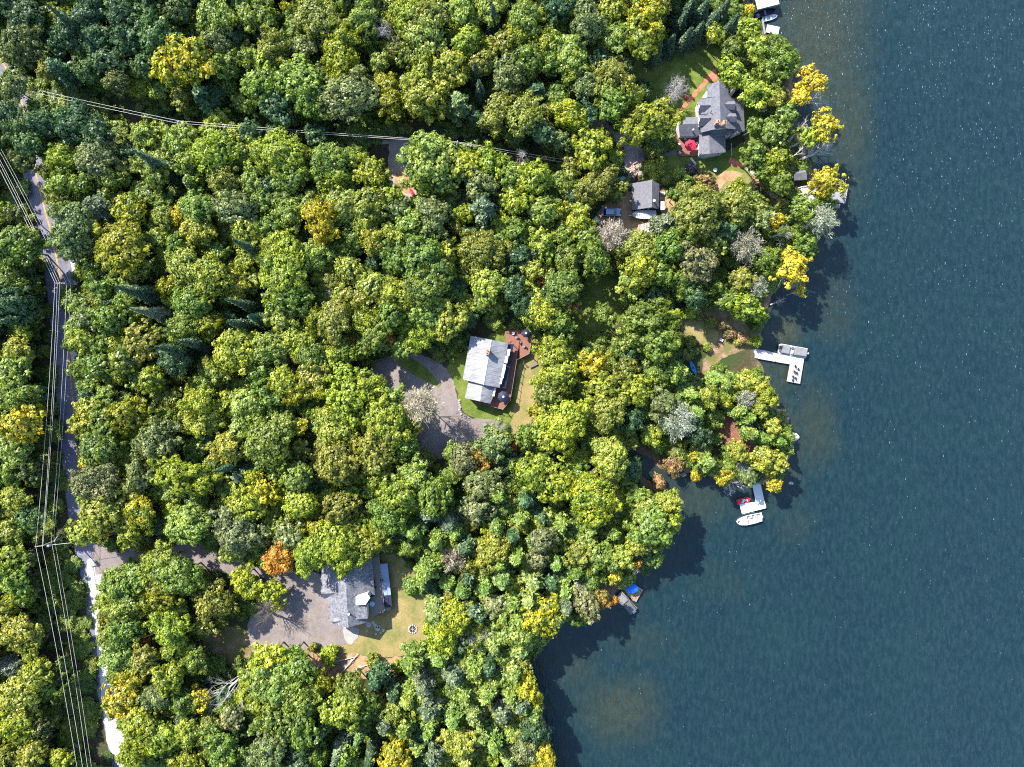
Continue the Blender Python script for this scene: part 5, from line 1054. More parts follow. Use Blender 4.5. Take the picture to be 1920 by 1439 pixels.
TREES = """45 30 35 b dg;10 8 27 b dg;35 82 38 b ol2;95 15 20 c dc;130 52 35 b dg;165 25 34 b dg;178 72 30 b dg;110 82 26 b dg;100 120 26 p dg;146 88 24 b g2;163 132 27 b g2;200 113 30 b dg;216 152 28 b ol2;225 25 34 b dg;242 72 34 b dg;272 20 28 b g2;290 60 38 b g2;332 20 32 b g2;272 122 28 b g2;345 112 54 b yy;322 66 25 b gr;400 30 38 b l;405 76 34 b gr;420 122 28 b g;372 172 24 p dg;440 72 25 b dg;462 30 28 b l;452 8 25 b g;466 110 24 b g;476 158 28 b l;18 162 32 b gr;8 212 30 b dg;30 235 34 b g2;75 232 38 b dg;140 228 40 b dg;178 246 30 b dg;50 270 28 b g2;45 300 25 b ol2;115 298 35 b yg;113 342 24 b l;178 298 40 b gr;205 338 26 b g;150 345 25 b g;252 283 26 c dc;330 265 30 b l;395 285 45 b yg;352 302 28 b g;440 292 30 b g;420 335 34 b ol;292 330 28 b g;352 338 22 p g;470 340 25 b l;500 34 28 b g;494 4 22 b g;535 12 11 b ye;590 32 40 b ol;556 52 22 b l;510 88 38 b ol;500 122 30 b yg;571 86 25 b gr;640 66 42 b yo;638 112 40 b yo;680 30 35 b l;642 8 25 b g;745 28 26 b yg;762 20 34 b yg;802 34 35 b ol;795 62 45 b l;870 22 32 b l;920 10 30 b l;712 115 20 b l;766 105 26 b g;800 122 34 b yg;845 124 38 b yl;876 72 28 b yg;925 40 17 c dc;950 80 30 b ol;903 118 28 b ol;892 140 16 c dc;950 142 32 b gr;498 160 35 b g;562 150 45 b l;574 186 38 b g;520 200 34 b dg;655 178 50 b gr;722 163 28 b yo;733 190 28 b yo;790 178 46 b yl;824 158 30 b yl;857 184 26 p gr;900 172 17 c dc;936 212 38 b ol;520 290 50 b yg;546 330 34 b g;614 300 35 b g;626 332 36 b yg;672 306 11 b ro;697 326 34 b yg;722 370 30 b yg;802 296 48 b l;832 332 34 b g;798 344 29 b yg;870 306 33 b yg;916 300 33 b yg;900 346 38 b gr;955 332 25 b g;500 348 22 b dg;985 32 35 b g;972 62 28 b yg;1045 12 30 b dg;1062 24 15 b l;1030 76 32 b yg;1070 96 34 b l;1100 18 28 b gr;1105 48 38 b gr;1150 15 32 b yg;1156 70 28 b l;1212 34 48 b yy;1205 76 32 b yg;1242 12 20 b ol;1278 42 18 c dc;1292 18 18 c dc;1317 22 19 c dc;1334 46 18 c dc;1356 20 18 c dc;1372 48 18 c dc;1287 72 18 c dc;1256 84 17 c dc;1232 96 17 c dc;1308 62 17 c dc;1342 62 18 b yg;1408 56 26 s yg;1406 18 10 s ye;990 110 35 b g;966 132 34 b gr;1036 112 30 b g;1076 126 28 b yg;1100 156 28 b gr;1145 152 46 b ol .85;1152 192 40 b g .8;1120 112 22 b dg;1170 128 18 b dg;1225 225 50 b yg .9;1065 212 36 b yy;1046 184 25 b g;1100 214 25 b dg;985 216 38 b ol;1016 246 28 b dg;1006 166 24 p dg;1052 262 18 b gr;1110 276 44 b yg .85;1150 300 23 b yg .7;1000 334 35 b yg;962 322 22 b l;1056 340 22 b l;1120 346 38 b ol .85;1160 354 18 b ol .75;1376 92 25 b g .8;1420 92 25 b yg;1470 115 32 b g;1375 138 31 b yg .72;1415 166 28 b yg;1438 132 22 b g;1448 168 20 b g;1522 152 32 y ye;1500 182 20 y ye;1455 182 20 b yl;1415 236 18 b g;1452 248 28 b l;1476 216 23 b g;1415 292 27 b g;1462 298 25 b yg;1466 345 22 b g;1548 235 32 y ye;1520 252 22 y yg;1552 342 35 y ye;1322 345 22 s br;1276 326 11 s yl;1215 312 13 s yl;1296 316 12 s pu;1385 352 16 s yg;1268 364 15 b g;6 396 16 b yg;26 402 20 b ol2;26 462 42 b g;14 522 35 b g;48 512 25 b g2 .8;10 572 38 b dg;52 582 27 b ol2 .75;44 628 22 b yg .7;28 662 36 b yl .8;20 702 34 b l;134 430 47 b gr;172 384 32 p wg;226 462 50 b yo;250 502 28 b yl;242 394 32 b yy;305 405 26 b l;336 402 18 b ye;372 386 35 b lg;366 432 34 b yl;330 460 26 b g;440 392 38 b gr;462 430 34 b yl;441 452 20 c dc;342 496 40 b l;390 522 40 b yg;312 536 22 b yo;360 562 38 b g;436 532 28 b yl;168 500 28 b g;190 538 30 b lg;230 566 24 b l;226 540 22 c dc;250 580 24 c wg;427 562 17 c dc;430 604 17 c dc;202 598 35 b lg;166 594 28 b gr;158 636 28 b yl;252 588 18 b yg;342 614 38 b g;390 608 32 b yo;260 648 38 b ol;235 674 32 b g;182 686 28 b lg;322 672 34 b dg;296 652 20 c dc;338 640 20 c dc;282 712 28 b yg;440 662 44 b yg;408 696 30 b l;388 716 24 b g;490 376 25 b g;530 374 30 b g;575 382 25 b l;602 412 44 b go;640 386 34 b l;540 404 30 b l;500 426 30 b g;606 448 20 b ye;690 384 36 b ol;684 416 30 b yl;742 394 30 b gr;770 420 30 b l;702 450 28 b yl;736 440 28 b yg;812 405 38 b gr;868 400 19 b yg;906 384 40 p wg;530 500 56 b yg;520 462 34 b yg;590 480 30 b l;666 450 28 b g;656 506 32 b yl;742 480 34 b g;792 484 52 b lg;802 530 48 b g;832 478 30 b yg;905 468 46 b ol;912 532 34 b yl;696 536 30 b l;540 562 40 b g;742 556 40 b yg;672 560 25 b ol;525 588 34 b l;486 598 22 c dg;586 598 28 b yo;625 602 36 b ol;690 602 34 b yg;732 592 34 b g;802 582 34 b l .85;842 598 40 b yl .72;700 638 30 b g;762 612 25 b yg .9;646 640 19 b ro2;720 632 22 b ro2;780 634 28 b yg .8;750 654 22 b l;500 656 38 b l;552 642 36 b yg;582 672 34 b g;620 670 24 b yg;640 660 30 b g;490 700 28 b g;530 716 34 b yg;590 706 38 b yl;642 706 34 b yg;690 722 32 b yg;966 378 30 b yg;1016 396 32 b l;970 432 28 b g;1052 394 20 b yy;1086 418 30 b yg;1018 456 30 b yl;1060 444 25 b g;1100 444 30 b g;1150 440 33 w gy;1066 486 30 b g;1116 486 34 b g;1000 506 22 b yl;1022 522 13 b ro;1056 534 34 b g;976 482 28 b dg;964 542 28 b dg;984 572 26 b dg;1020 584 38 b yg;1066 572 25 b ro2;1050 604 28 b g;1134 590 22 b lg;1200 462 36 b ol;1202 504 36 b yg;1186 528 28 b l;1264 458 38 b g;1238 512 28 b g;1310 396 50 b ol;1302 486 42 b wo;1332 458 32 b ol;1286 532 34 b g;1304 556 24 b dg;1254 412 26 p wg;1380 388 34 b ol;1362 430 28 b dg;1402 462 33 w wh;1432 412 22 b gr;1452 414 19 b go;1507 392 28 b g;1540 412 30 w wh;1556 408 14 b lg;1510 462 26 b g;1486 500 38 y ye;1440 486 28 b g;1392 524 25 b ol;1422 536 18 w wh;1346 538 16 b g;1366 564 24 b g .8;1400 576 32 b yg .8;1502 545 12 y ye;1212 600 48 b g;1236 640 44 b g;1190 632 28 b l;1258 602 26 b yg;1294 586 15 s yb;1184 562 10 s yl;1116 688 30 b ye2;1040 668 36 b yg;1046 704 38 b yg;1172 700 28 b ol;1232 700 28 b l;1266 698 25 b g;1346 712 16 p lg .8;1378 713 18 b g .7;1408 712 18 b g .65;1360 722 24 p lg .8;1400 722 26 b yl .8;1426 722 18 b yl;1296 740 26 p lg .85;1032 740 38 b ol;1008 772 20 b ye2;1142 770 40 b ol;1136 730 38 b yg;1192 736 34 b yg;1186 782 28 b dg;1246 758 30 b gr;1272 788 38 w wh;1328 746 26 b yl .85;1308 774 24 p lg .85;1308 814 26 b dg .9;1400 748 18 w wh;1393 772 16 p lg;1062 798 48 b yb;1024 812 34 b yl;986 818 25 b g;1144 858 42 b yl;962 838 15 b ro;1000 888 44 b yg;1040 906 40 b yg;1086 886 24 b g;1130 908 28 b ol;1110 938 46 b yy;1132 972 26 b ol;1234 838 18 s yg;1264 828 16 s yl;1262 868 19 s br;1236 904 12 s br;1192 866 16 s dg;1254 944 30 b yl;1214 950 28 b l;1222 990 38 b lg;1258 984 26 b yg;1200 1018 28 b yl;1240 1014 20 b g;1110 996 22 p lg;1052 986 25 p lg;1016 1014 27 b wo;976 976 22 p lg;1016 972 20 p dg;986 940 24 p dg;1126 1050 30 b lg;1086 1042 28 b ol;1168 1044 24 b yl;1152 1004 22 p g;1330 868 25 p lg;1302 858 12 b ye2;1306 892 11 s ye;1357 896 18 b ye2;1384 846 20 b yl;1402 878 18 w wh .7;1406 894 18 b gr .75;1440 860 30 b yl .8;1460 868 20 b yl;1452 908 18 y ye .8;1415 814 16 p lg;1450 802 18 b yl;1410 786 16 p lg;1470 830 12 p lg;1438 824 14 p lg;1426 768 17 b yl;1438 742 22 b yg;1364 744 20 b yy .8;26 742 35 b g;66 738 24 b dg .8;38 796 38 b ye2;62 770 18 b ye2;24 842 36 b l;52 882 28 b ol2;14 892 25 b lg;24 938 32 b yl;52 972 30 b g2;10 1002 28 b l;46 1046 22 b ol2;15 1052 30 b yg;166 766 24 b yl;154 802 28 b yl;192 790 30 b g;242 778 44 b yo;226 812 18 b yg;211 815 11 b ro2;184 842 36 b lg;290 828 48 b gr;160 866 14 y ye;174 908 48 b wo;260 890 34 b gr;240 918 25 b yl;336 894 48 b yo;382 904 26 b ye2;190 960 44 b yl;262 962 34 b yy;152 1002 28 b yl;200 994 15 b ro;242 1002 27 b yg;350 984 42 b l;366 756 38 b yb;386 790 36 b yl;424 758 30 b yg;462 762 34 b l;422 840 38 b yl;456 802 34 b l;446 896 22 p wg;404 884 18 c dc;472 900 25 b yy;460 944 38 b yg;440 994 44 b wo;434 1034 24 b l;476 1012 24 b g;330 1082 38 b g;294 1058 34 b yg;500 742 30 b lg;552 736 34 b yo;490 790 26 b g;602 732 28 b yg;652 752 44 b yg;702 738 28 b yg;560 800 19 b ye;590 776 17 b yy;532 792 25 b l;502 834 44 b g;512 866 30 b g;626 804 40 b yl;630 868 44 b ol;556 896 32 b g;490 926 28 b ye;738 752 28 b l;720 798 48 b yg;702 844 44 b ol;760 838 30 b g;772 790 26 b yg;790 762 42 w gp;712 886 30 b yg;770 898 42 b l;812 934 38 b g;746 930 38 b yg;726 968 36 b g;712 996 28 b yg;562 948 34 b yg;636 956 36 b ol;600 1000 34 b yo;652 1000 30 b yg;540 1008 34 b gr;630 1024 48 b yg;582 1044 36 b yg;682 1020 36 b yl .8;646 1056 24 b yg;522 1048 30 b or;842 984 24 p wg;802 962 27 p wg;872 864 34 b wo;906 856 28 b ro2;850 850 22 b l;926 832 32 b gr;906 908 34 b gr;934 932 24 p lg;956 872 25 b dg;890 958 30 b wo;930 990 22 p lg;924 1036 38 b yl;852 1002 22 p lg;816 1022 24 p lg;772 1002 22 p lg;850 1050 26 w gp;802 1072 36 p lg;872 1030 20 p dg;874 1066 22 b ol;26 1092 30 b g;14 1134 20 b yb;46 1120 22 b g;30 1188 38 b yl;52 1212 22 b yg;66 1266 32 b yg;18 1250 20 w wh;32 1308 38 b yl;76 1296 22 b g;24 1364 34 b yb;80 1364 25 b ol2;54 1418 28 b yl;10 1428 28 b ol;110 1426 20 b yg;216 1102 32 b l;252 1092 30 b g;230 1138 34 b l;302 1112 38 b yo;326 1146 28 b yg;230 1190 40 b g;226 1232 36 b l;312 1180 36 b yg;270 1204 10 b or;270 1238 30 b ol;324 1216 28 b yg;400 1128 44 b ol .85;246 1270 28 b ye2;312 1272 34 b yg;360 1242 28 b g;230 1318 34 b ye2;290 1308 34 b gr;336 1322 28 b g;372 1312 24 b ye2;262 1362 38 b yg;302 1386 34 b yg;350 1382 28 b yl;392 1370 28 b ol;252 1412 34 b yo;412 1404 38 b g;352 1432 28 b yg;432 1350 24 b wo;472 1372 20 p g;470 1424 22 b gr;412 1246 14 s lg;448 1254 16 s lg;466 1280 14 s ye;455 1082 24 b yb .75;468 1106 22 b yb .7;506 1114 34 y yb .6;502 1238 30 b yb;545 1234 24 b yg;614 1228 17 s yb;512 1284 44 b l;552 1262 38 b g;602 1284 28 b yo;562 1316 42 b g;656 1294 34 b ol;642 1334 38 b yg;682 1332 28 b g;512 1350 38 b g;562 1372 34 b g;502 1412 36 b gr;606 1368 20 c lc;676 1376 20 c lc;636 1408 22 c wg;694 1424 20 c dc;596 1416 24 b g;702 1280 24 p dg;736 1310 22 p dg;770 1254 32 p lg;792 1296 26 p wg;762 1320 24 p lg;822 1240 28 p lg;790 1092 28 p lg;840 1096 24 p lg;866 1112 24 p lg;815 1152 26 p lc2;850 1164 36 b yb;886 1150 20 p wg;830 1202 30 b yb;930 1138 24 b wo;910 1104 22 p lg;942 1092 26 p lc2;952 1162 20 b ye2;926 1214 24 p lc2;890 1258 27 p lg;850 1276 24 p wg;870 1308 28 p lg;912 1312 24 p lg;802 1340 27 p wg;850 1356 28 p lg;886 1352 24 p lc2;736 1342 26 b l;718 1370 21 p wg;756 1374 24 p g;802 1378 24 p lg;860 1394 36 b yl;902 1388 24 p lc2;942 1348 22 p wg;958 1316 20 p lg;740 1424 34 b ye2;782 1410 20 p lg;812 1426 32 p wg;872 1432 26 p lc2;952 1432 22 p lc2;926 1404 26 p lg;640 1436 24 p g;552 1434 30 b dg;1000 1094 30 p lc2;992 1130 26 p lc2;962 1136 28 p lg;1012 1160 40 b yy;1042 1168 24 p lc2;972 1186 34 b l;976 1224 28 p lc2;1060 1112 27 p lg;1090 1102 16 w wh;1100 1134 30 b wo;1126 1124 20 b ro2;1062 1144 24 p wg;1153 1080 16 b ye .8;1192 1062 11 b or;986 1290 26 b ye2;1006 1312 14 b ye;976 1330 27 p wg;1002 1348 24 p lg;1002 1374 28 b dg;986 1408 27 b wo;1020 1428 28 b ye2;964 1268 25 p lc2;1152 1128 9 b or;1044 1060 26 p lg;1010 1052 24 b wo;968 1050 26 p lg;936 1062 20 p lg;960 1010 20 p dg;1150 1060 20 p g;900 1160 18 p dg;876 1090 18 p dg;1080 1078 22 p g;1036 1098 22 p dg;916 1260 20 p dg;770 1100 14 s lg;805 1180 12 s yb;700 1240 14 s yl;745 1252 12 s yb;1238 308 14 s yl;1310 362 16 s yb;1345 372 14 s yl;1430 325 14 b g;1334 604 9 s ol;1352 612 8 s br;1370 628 10 s br;1392 634 9 s br;1384 641 7 s yl;1404 640 8 s yl;1420 640 9 s yg;1310 590 9 s ol;1296 640 10 s ol;1326 652 7 s yl;1338 780 8 s br;1376 842 8 s yg;520 1222 9 s yl;586 1214 8 s ol;1226 330 9 s yl;1250 338 9 s ol;1240 322 8 s yl
"""
# ---------------- trees ----------------
def rnd_dirs(n, zmin=-.25):
    z = RNG.uniform(zmin, 1, n); a = RNG.uniform(0, 2 * PI, n); r = np.sqrt(1 - z * z)
    return np.stack([r * np.cos(a), r * np.sin(a), z], -1)
def unit(v): return v / (np.linalg.norm(v, axis=-1, keepdims=True) + 1e-9)
def quads(c, nrm, size, aspect=1.0, along=None):          # leaf quads at c facing nrm
    n = len(c); t = RNG.normal(size=(n, 3)) if along is None else along
    u = unit(t - nrm * np.sum(t * nrm, -1, keepdims=True)); v = np.cross(nrm, u)
    s = (size if np.ndim(size) else np.full(n, size))[:, None] * .5
    u = u * s * aspect; v = v * s
    co = np.stack([c - u - v * .7, c + u * .9 - v, c + u + v * .7, c - u * .9 + v], 1)
    return co.reshape(-1, 3)
def quad_mesh(name, co, mat):
    return np_mesh(name, co, np.arange(len(co)).reshape(-1, 4), mat)
def broad_crown(name, R, leaf=.34, dens=1.0, gap=0.0, flat=.78, mat=None):
    nl = int(9 + R * 3.2)                                 # boughs
    ld = rnd_dirs(nl * 3, -.42); keep = [ld[0]]
    for q in ld[1:]:
        if len(keep) >= nl: break
        if min(np.linalg.norm(q - k) for k in keep) > 1.35 / math.sqrt(nl) * 1.5: keep.append(q)
    lc = np.array(keep); lr = R * RNG.uniform(.20, .44, len(lc)) * (1 if R > 3 else 1.15)
    cen = lc * (R - lr)[:, None] * RNG.uniform(.62, 1.18, (len(lc), 1)); cen[:, 2] *= flat
    cen = np.vstack([cen, [[0, 0, R * .22]]]); lr = np.append(lr, R * .46)
    ne = int(len(cen) * .5); ed = rnd_dirs(ne, -.1); er = R * RNG.uniform(.10, .2, ne)
    cen = np.vstack([cen, ed * (R * RNG.uniform(.82, 1.16, (ne, 1))) * [1, 1, flat]]); lr = np.append(lr, er)
    sh = 1 + .16 * np.sin(2 * np.arctan2(cen[:, 1], cen[:, 0]) + RNG.uniform(0, 6)) + .08 * np.sin(3 * np.arctan2(cen[:, 1], cen[:, 0]) + RNG.uniform(0, 6)); cen[:, :2] *= sh[:, None]
    cl_c, cl_n = [], []
    for c, r in zip(cen, lr):
        m = int(4 * PI * r * r * 1.15 * dens) + 4
        d = rnd_dirs(m, -.35); rr = r * RNG.uniform(.66, 1.12, (m, 1))
        cl_c.append(c + d * rr * [1, 1, .85]); cl_n.append(d)
    cc = np.vstack(cl_c); cn = np.vstack(cl_n)
    q = cc / R; q[:, 2] /= flat
    ok = (np.linalg.norm(q, axis=1) > .42) & (cc[:, 2] > -R * .95)
    if gap: ok &= RNG.uniform(size=len(cc)) > gap
    cc, cn = cc[ok], cn[ok]
    k = 16; n = len(cc)
    sz = RNG.uniform(.26, .52, n)
    off = RNG.normal(size=(n, k, 3)) * (sz[:, None, None] * [.55, .55, .42])
    off += cn[:, None, :] * .08
    pos = (cc[:, None, :] + off).reshape(-1, 3)
    nr = unit(np.repeat(cn, k, 0) * .6 + unit(off.reshape(-1, 3)) * .75 + [0, 0, .25] + RNG.normal(size=(n * k, 3)) * .26)
    return quad_mesh(name, quads(pos, nr, leaf * RNG.uniform(.65, 1.35, n * k), 1.25), mat or M['leaf'])
def spire_crown(name, R, H, leaf=.5, dens=1.0, blunt=.9, droop=.25, mat=None):
    pos, nr, al, sz = [], [], [], []
    z = .1 * H
    while z < H * .985:
        f = 1 - (z / H - .1) / .9; rr = R * f ** blunt; nb = max(4, int(5 + 7 * f))
        a0 = RNG.uniform(0, 6.28)
        for b in range(nb):
            a = a0 + b * 2 * PI / nb + RNG.normal(0, .12); L = rr * RNG.uniform(.78, 1.14) + .12
            dr = np.array([math.cos(a), math.sin(a), 0]); sd = np.array([-dr[1], dr[0], 0])
            m = max(3, int(L / .26 * dens))
            for i in range(m):
                s = (i + .6) / m; wdt = (.18 + .32 * math.sin(PI * min(1, s * .9 + .1))) * min(1, L / 1.2)
                base = dr * L * s + np.array([0, 0, z - droop * L * s ** 1.5 + .10 * L * s])
                for sgn in (-1, 1, 0):
                    p = base + sd * sgn * wdt * RNG.uniform(.4, 1.0) + RNG.normal(0, .05, 3)
                    pos.append(p); al.append(dr * .8 + sd * sgn * .75 + RNG.normal(0, .15, 3))
                    nr.append(np.array([0, 0, 1]) + dr * .25 + RNG.normal(0, .38, 3)); sz.append(leaf * RNG.uniform(.5, .95))
        z += max(.28, H * .034) * RNG.uniform(.8, 1.2)
    pos = np.array(pos); return quad_mesh(name, quads(pos, unit(np.array(nr)), np.array(sz) * .6, 2.2, np.array(al)), mat or M['needle'])
def plume_crown(name, R, H, mat=None):                     # pine or hemlock: irregular plumes of needles
    pos, nr, al, sz = [], [], [], []
    nb = int(30 + R * 14)
    for b in range(nb):
        s = RNG.uniform(0, 1) ** .8; z = H * (.22 + .75 * s); rr = R * (1 - (s ** 2.2) * .80)
        a = RNG.uniform(0, 6.28); L = rr * RNG.uniform(.55, 1.12); dr = np.array([math.cos(a), math.sin(a), 0]); sd = np.array([-dr[1], dr[0], 0])
        m = max(3, int(L / .32))
        for i in range(m):
            t = (i + .8) / m
            if t < .25: continue
            base = dr * L * t + np.array([0, 0, z + .16 * L * t - .1 * L * t * t])
            for k in range(7):
                o_ = sd * RNG.normal(0, .34) + RNG.normal(0, .12, 3)
                pos.append(base + o_); al.append(dr + sd * RNG.normal(0, .8) + np.array([0, 0, .25])); nr.append(np.array([0, 0, 1]) + dr * .2 + RNG.normal(0, .5, 3)); sz.append(RNG.uniform(.2, .42))
    return quad_mesh(name, quads(np.array(pos), unit(np.array(nr)), np.array(sz), 2.0, np.array(al)), mat or M['needle'])
def fuzzy_crown(name, R):                                  # fine half-bare twigs
    n = int(900 * R); d = rnd_dirs(n, -.2); r = R * RNG.uniform(.35, 1.03, (n, 1)) ** .8
    lump = .95 + .30 * np.sin(d[:, :1] * 5 + R) * np.cos(d[:, 1:2] * 6) + .22 * np.sin(d[:, 2:] * 7 + d[:, :1] * 8)
    p = d * r * lump * [1, 1, 1.05]; al = d + [0, 0, .5] + RNG.normal(0, .4, (n, 3)); nr = unit(RNG.normal(size=(n, 3)) + [0, 0, .8])
    return quad_mesh(name, quads(p, nr, RNG.uniform(.07, .16, n), 4.5, al), M['leaf'])
def trunk_mesh(name, H, R, mat, limbs=6, r0=None):
    mb = MB(); r0 = r0 or (.07 + H * .010)
    top = H * .86; path = []; x = y = 0
    for i in range(7):
        x += RNG.normal(0, .06); y += RNG.normal(0, .06); path.append(Vector((x if i else 0, y if i else 0, top * i / 6 - (.3 if i == 0 else 0))))
    mb.tube(path, [r0 * (1.25 if i == 0 else 1 - .8 * i / 6) for i in range(7)], 8)
    for k in range(limbs):
        i = 2 + k % 4; a = k * 2.4 + RNG.uniform(0, .6)
        d = Vector((math.cos(a), math.sin(a), .75)).normalized()
        grow(mb, path[i], d, R * RNG.uniform(.6, .85), r0 * .42, 1, .5, .1, 2)
    return mb.mesh(name, mat)

PROTO = {'b': [], 'y': [], 'w': [], 'c': [], 'p': [], 's': []}
for R, cnt in ((2.0, 4), (3.0, 6), (4.2, 6), (5.6, 5)):
    for k in range(cnt):
        H = 5.2 + R * 1.65
        lf = (.24, .29, .25, .33, .27, .30)[k]
        PROTO['b'].append((R, H, broad_crown('crown', R, lf, (1, .85, 1.05, .8, .95, .9)[k], (0, .14, .05, .2, .08, .26)[k], (.78, .9, .7, .85, .8, .95)[k]), trunk_mesh('trunk', H, R, M['bark'])))
for R in (2.4, 3.8, 4.2):
    H = 6.0 + R * 1.4; PROTO['y'].append((R, H, broad_crown('crown', R, .30, .55, .45, .7), trunk_mesh('trunk', H, R, M['birch'], 12)))
for R in (2.3, 3.6, 4.6):
    H = 6.5 + R * 1.3; PROTO['w'].append((R, H, fuzzy_crown('crown', R), trunk_mesh('trunk', H, R, M['birch'], 14)))
for R, H in ((2.1, 11), (2.4, 14), (2.8, 16)):
    for k in range(2): PROTO['c'].append((R, H, spire_crown('crown', R, H, .5, 1, (.85, 1.05)[k], (.3, .15)[k]), trunk_mesh('trunk', H, .5, M['bark'], 0)))
for R, H in ((2.0, 9.5), (2.4, 10.5), (3.0, 12), (3.6, 13), (3.9, 13)):
    PROTO['p'].append((R, H, plume_crown('crown', R, H), trunk_mesh('trunk', H, R * .8, M['bark'], 5)))
for R in (1.2, 1.9, 2.6):
    H = R * 1.25 + .6; PROTO['s'].append((R, H, broad_crown('foliage', R, .24, 1.3, .05, .85), trunk_mesh('stem', H * .8, R * .7, M['bark'], 5, .07)))

TINT = {  # leaf colours (first, second); dark green, dull green, dark olive hold painted shade
 'dg': ((0.030, 0.066, 0.0240), (0.054, 0.096, 0.0300)), 'g2': ((0.038, 0.076, 0.0180), (0.068, 0.108, 0.0220)), 'g': ((0.068, 0.110, 0.0144), (0.123, 0.168, 0.0187)),
 'lg': ((0.082, 0.132, 0.0216), (0.137, 0.186, 0.0245)), 'l': ((0.118, 0.170, 0.0288), (0.198, 0.238, 0.0374)), 'yg': ((0.117, 0.156, 0.0130), (0.213, 0.242, 0.0173)),
 'yl': ((0.149, 0.182, 0.0230), (0.255, 0.258, 0.0317)), 'yo': ((0.125, 0.145, 0.0070), (0.190, 0.195, 0.0080)), 'yb': ((.155, .200, .013), (.245, .265, .017)),
 'yy': ((0.105, 0.150, 0.0100), (0.275, 0.250, 0.0100)), 'ye2': ((0.160, 0.175, 0.0140), (0.310, 0.255, 0.0120)), 'ye': ((0.240, 0.235, 0.0160), (0.420, 0.320, 0.0200)),
 'ol': ((0.107, 0.124, 0.0173), (0.175, 0.180, 0.0245)), 'ol2': ((0.043, 0.066, 0.0135), (0.076, 0.090, 0.0189)), 'go': ((0.200, 0.175, 0.0060), (0.280, 0.230, 0.0080)),
 'gr': ((0.088, 0.122, 0.0360), (0.145, 0.172, 0.0500)), 'wo': ((0.100, 0.116, 0.0400), (0.168, 0.168, 0.0620)), 'or': ((0.330, 0.150, 0.0180), (0.400, 0.200, 0.0250)),
 'ro': ((0.280, 0.085, 0.0160), (0.400, 0.100, 0.0300)), 'ro2': ((0.110, 0.105, 0.0140), (0.260, 0.130, 0.0200)), 'dc': ((0.024, 0.048, 0.0200), (0.040, 0.068, 0.0260)),
 'lc2': ((0.103, 0.150, 0.0317), (0.172, 0.205, 0.0432)),
 'lc': ((0.055, 0.100, 0.0240), (0.090, 0.140, 0.0300)), 'wg': ((0.062, 0.088, 0.0420), (0.105, 0.130, 0.0620)), 'gy': ((0.250, 0.205, 0.1550), (0.330, 0.270, 0.2100)),
 'gp': ((0.200, 0.175, 0.1100), (0.280, 0.235, 0.1600)), 'wh': ((0.150, 0.170, 0.1000), (0.250, 0.250, 0.1850)), 'br': ((0.130, 0.100, 0.0320), (0.220, 0.135, 0.0550)), 'pu': ((0.075, 0.050, 0.0550), (0.120, 0.090, 0.0850)),
}
COLW = {'dg': 'dark green', 'g2': 'dull green', 'g': 'green', 'lg': 'fresh green', 'l': 'light green', 'yg': 'yellow-green', 'yl': 'pale lime-green', 'yo': 'mossy olive-yellow', 'yb': 'bright lime', 'yy': 'green and yellow',
        'ye2': 'golden-tipped', 'ye': 'golden yellow', 'ol': 'olive green', 'ol2': 'dark olive', 'go': 'mustard-gold', 'gr': 'grey-green', 'wo': 'dusty olive', 'or': 'bright orange', 'ro': 'rusty red', 'ro2': 'rust-flecked',
        'dc': 'deep blue-green', 'lc': 'mid green', 'lc2': 'sage green', 'wg': 'silvery green', 'gy': 'bare grey-brown', 'gp': 'pinkish grey half-bare', 'wh': 'whitish', 'br': 'brownish', 'pu': 'purple-grey'}
NAME = {'b': ('broadleaf_tree', 'broadleaf tree'), 'y': ('birch_tree', 'open-crowned shore tree'), 'w': ('thin_leaved_tree', 'fine-twigged tree'), 'c': ('spruce_tree', 'pointed spruce'), 'p': ('pine_tree', 'feathery evergreen'), 's': ('shrub', 'shrub')}
CAT = {'b': 'tree', 'y': 'tree', 'w': 'tree', 'c': 'tree', 'p': 'tree', 's': 'shrub'}
GRP = {'b': 'broadleaf trees of the forest', 'y': 'autumn trees leaning over the shore', 'w': 'half-bare trees', 'c': 'spruces among the forest', 'p': 'evergreens along the shore and forest', 's': 'shrubs in the gardens and clearings'}
LM = [((912, 690), 'the long metal-roofed house'), ((1345, 205), 'the big gabled lakeside house'), ((1212, 365), 'the small grey-roofed garage'), ((655, 1115), 'the pale-shingled house'),
      ((762, 290), 'the half-hidden blue car'), ((115, 531), 'the pole over the road'), ((80, 1024), 'the pole with the transformer'), ((1440, 664), 'the dock with black chairs'), ((1404, 960), 'the white motorboat'),
      ((1182, 1112), 'the dock with blue umbrella'), ((1432, 14), 'the white boat canopy'), ((215, 1045), 'the side-road junction'), ((600, 412), 'the mustard-gold tree'), ((345, 112), 'the yellow-topped maple'),
      ((1290, 182), 'the red garden chair'), ((20, 140), 'the road at upper left'), ((1570, 370), 'the deck on the lake rocks'), ((774, 1180), 'the stone fire pit'), ((1150, 440), 'the bare grey-brown tree'),
      ((430, 1285), 'the big fallen tree'), ((820, 840), 'the shaded driveway bend'), ((1000, 1420), 'the bottom tip of the shore'), ((400, 620), 'the middle of the left woods'), ((1380, 820), 'the bare red clearing'), ((620, 620), 'the middle of the forest'), ((960, 120), 'the upper middle of the woods'), ((560, 900), 'the woods above the pale-shingled house')]
ORD = ['nearest', 'second nearest', 'third nearest', 'fourth nearest', 'fifth nearest', 'sixth nearest', 'seventh nearest', 'eighth nearest', 'ninth nearest', 'tenth nearest', 'eleventh nearest', 'twelfth nearest']
def direction(dx, dy):
    a = (math.degrees(math.atan2(-dy, dx)) + 360 + 22.5) % 360
    return ['right of', 'above right of', 'above', 'above left of', 'left of', 'below left of', 'below', 'below right of'][int(a // 45)]
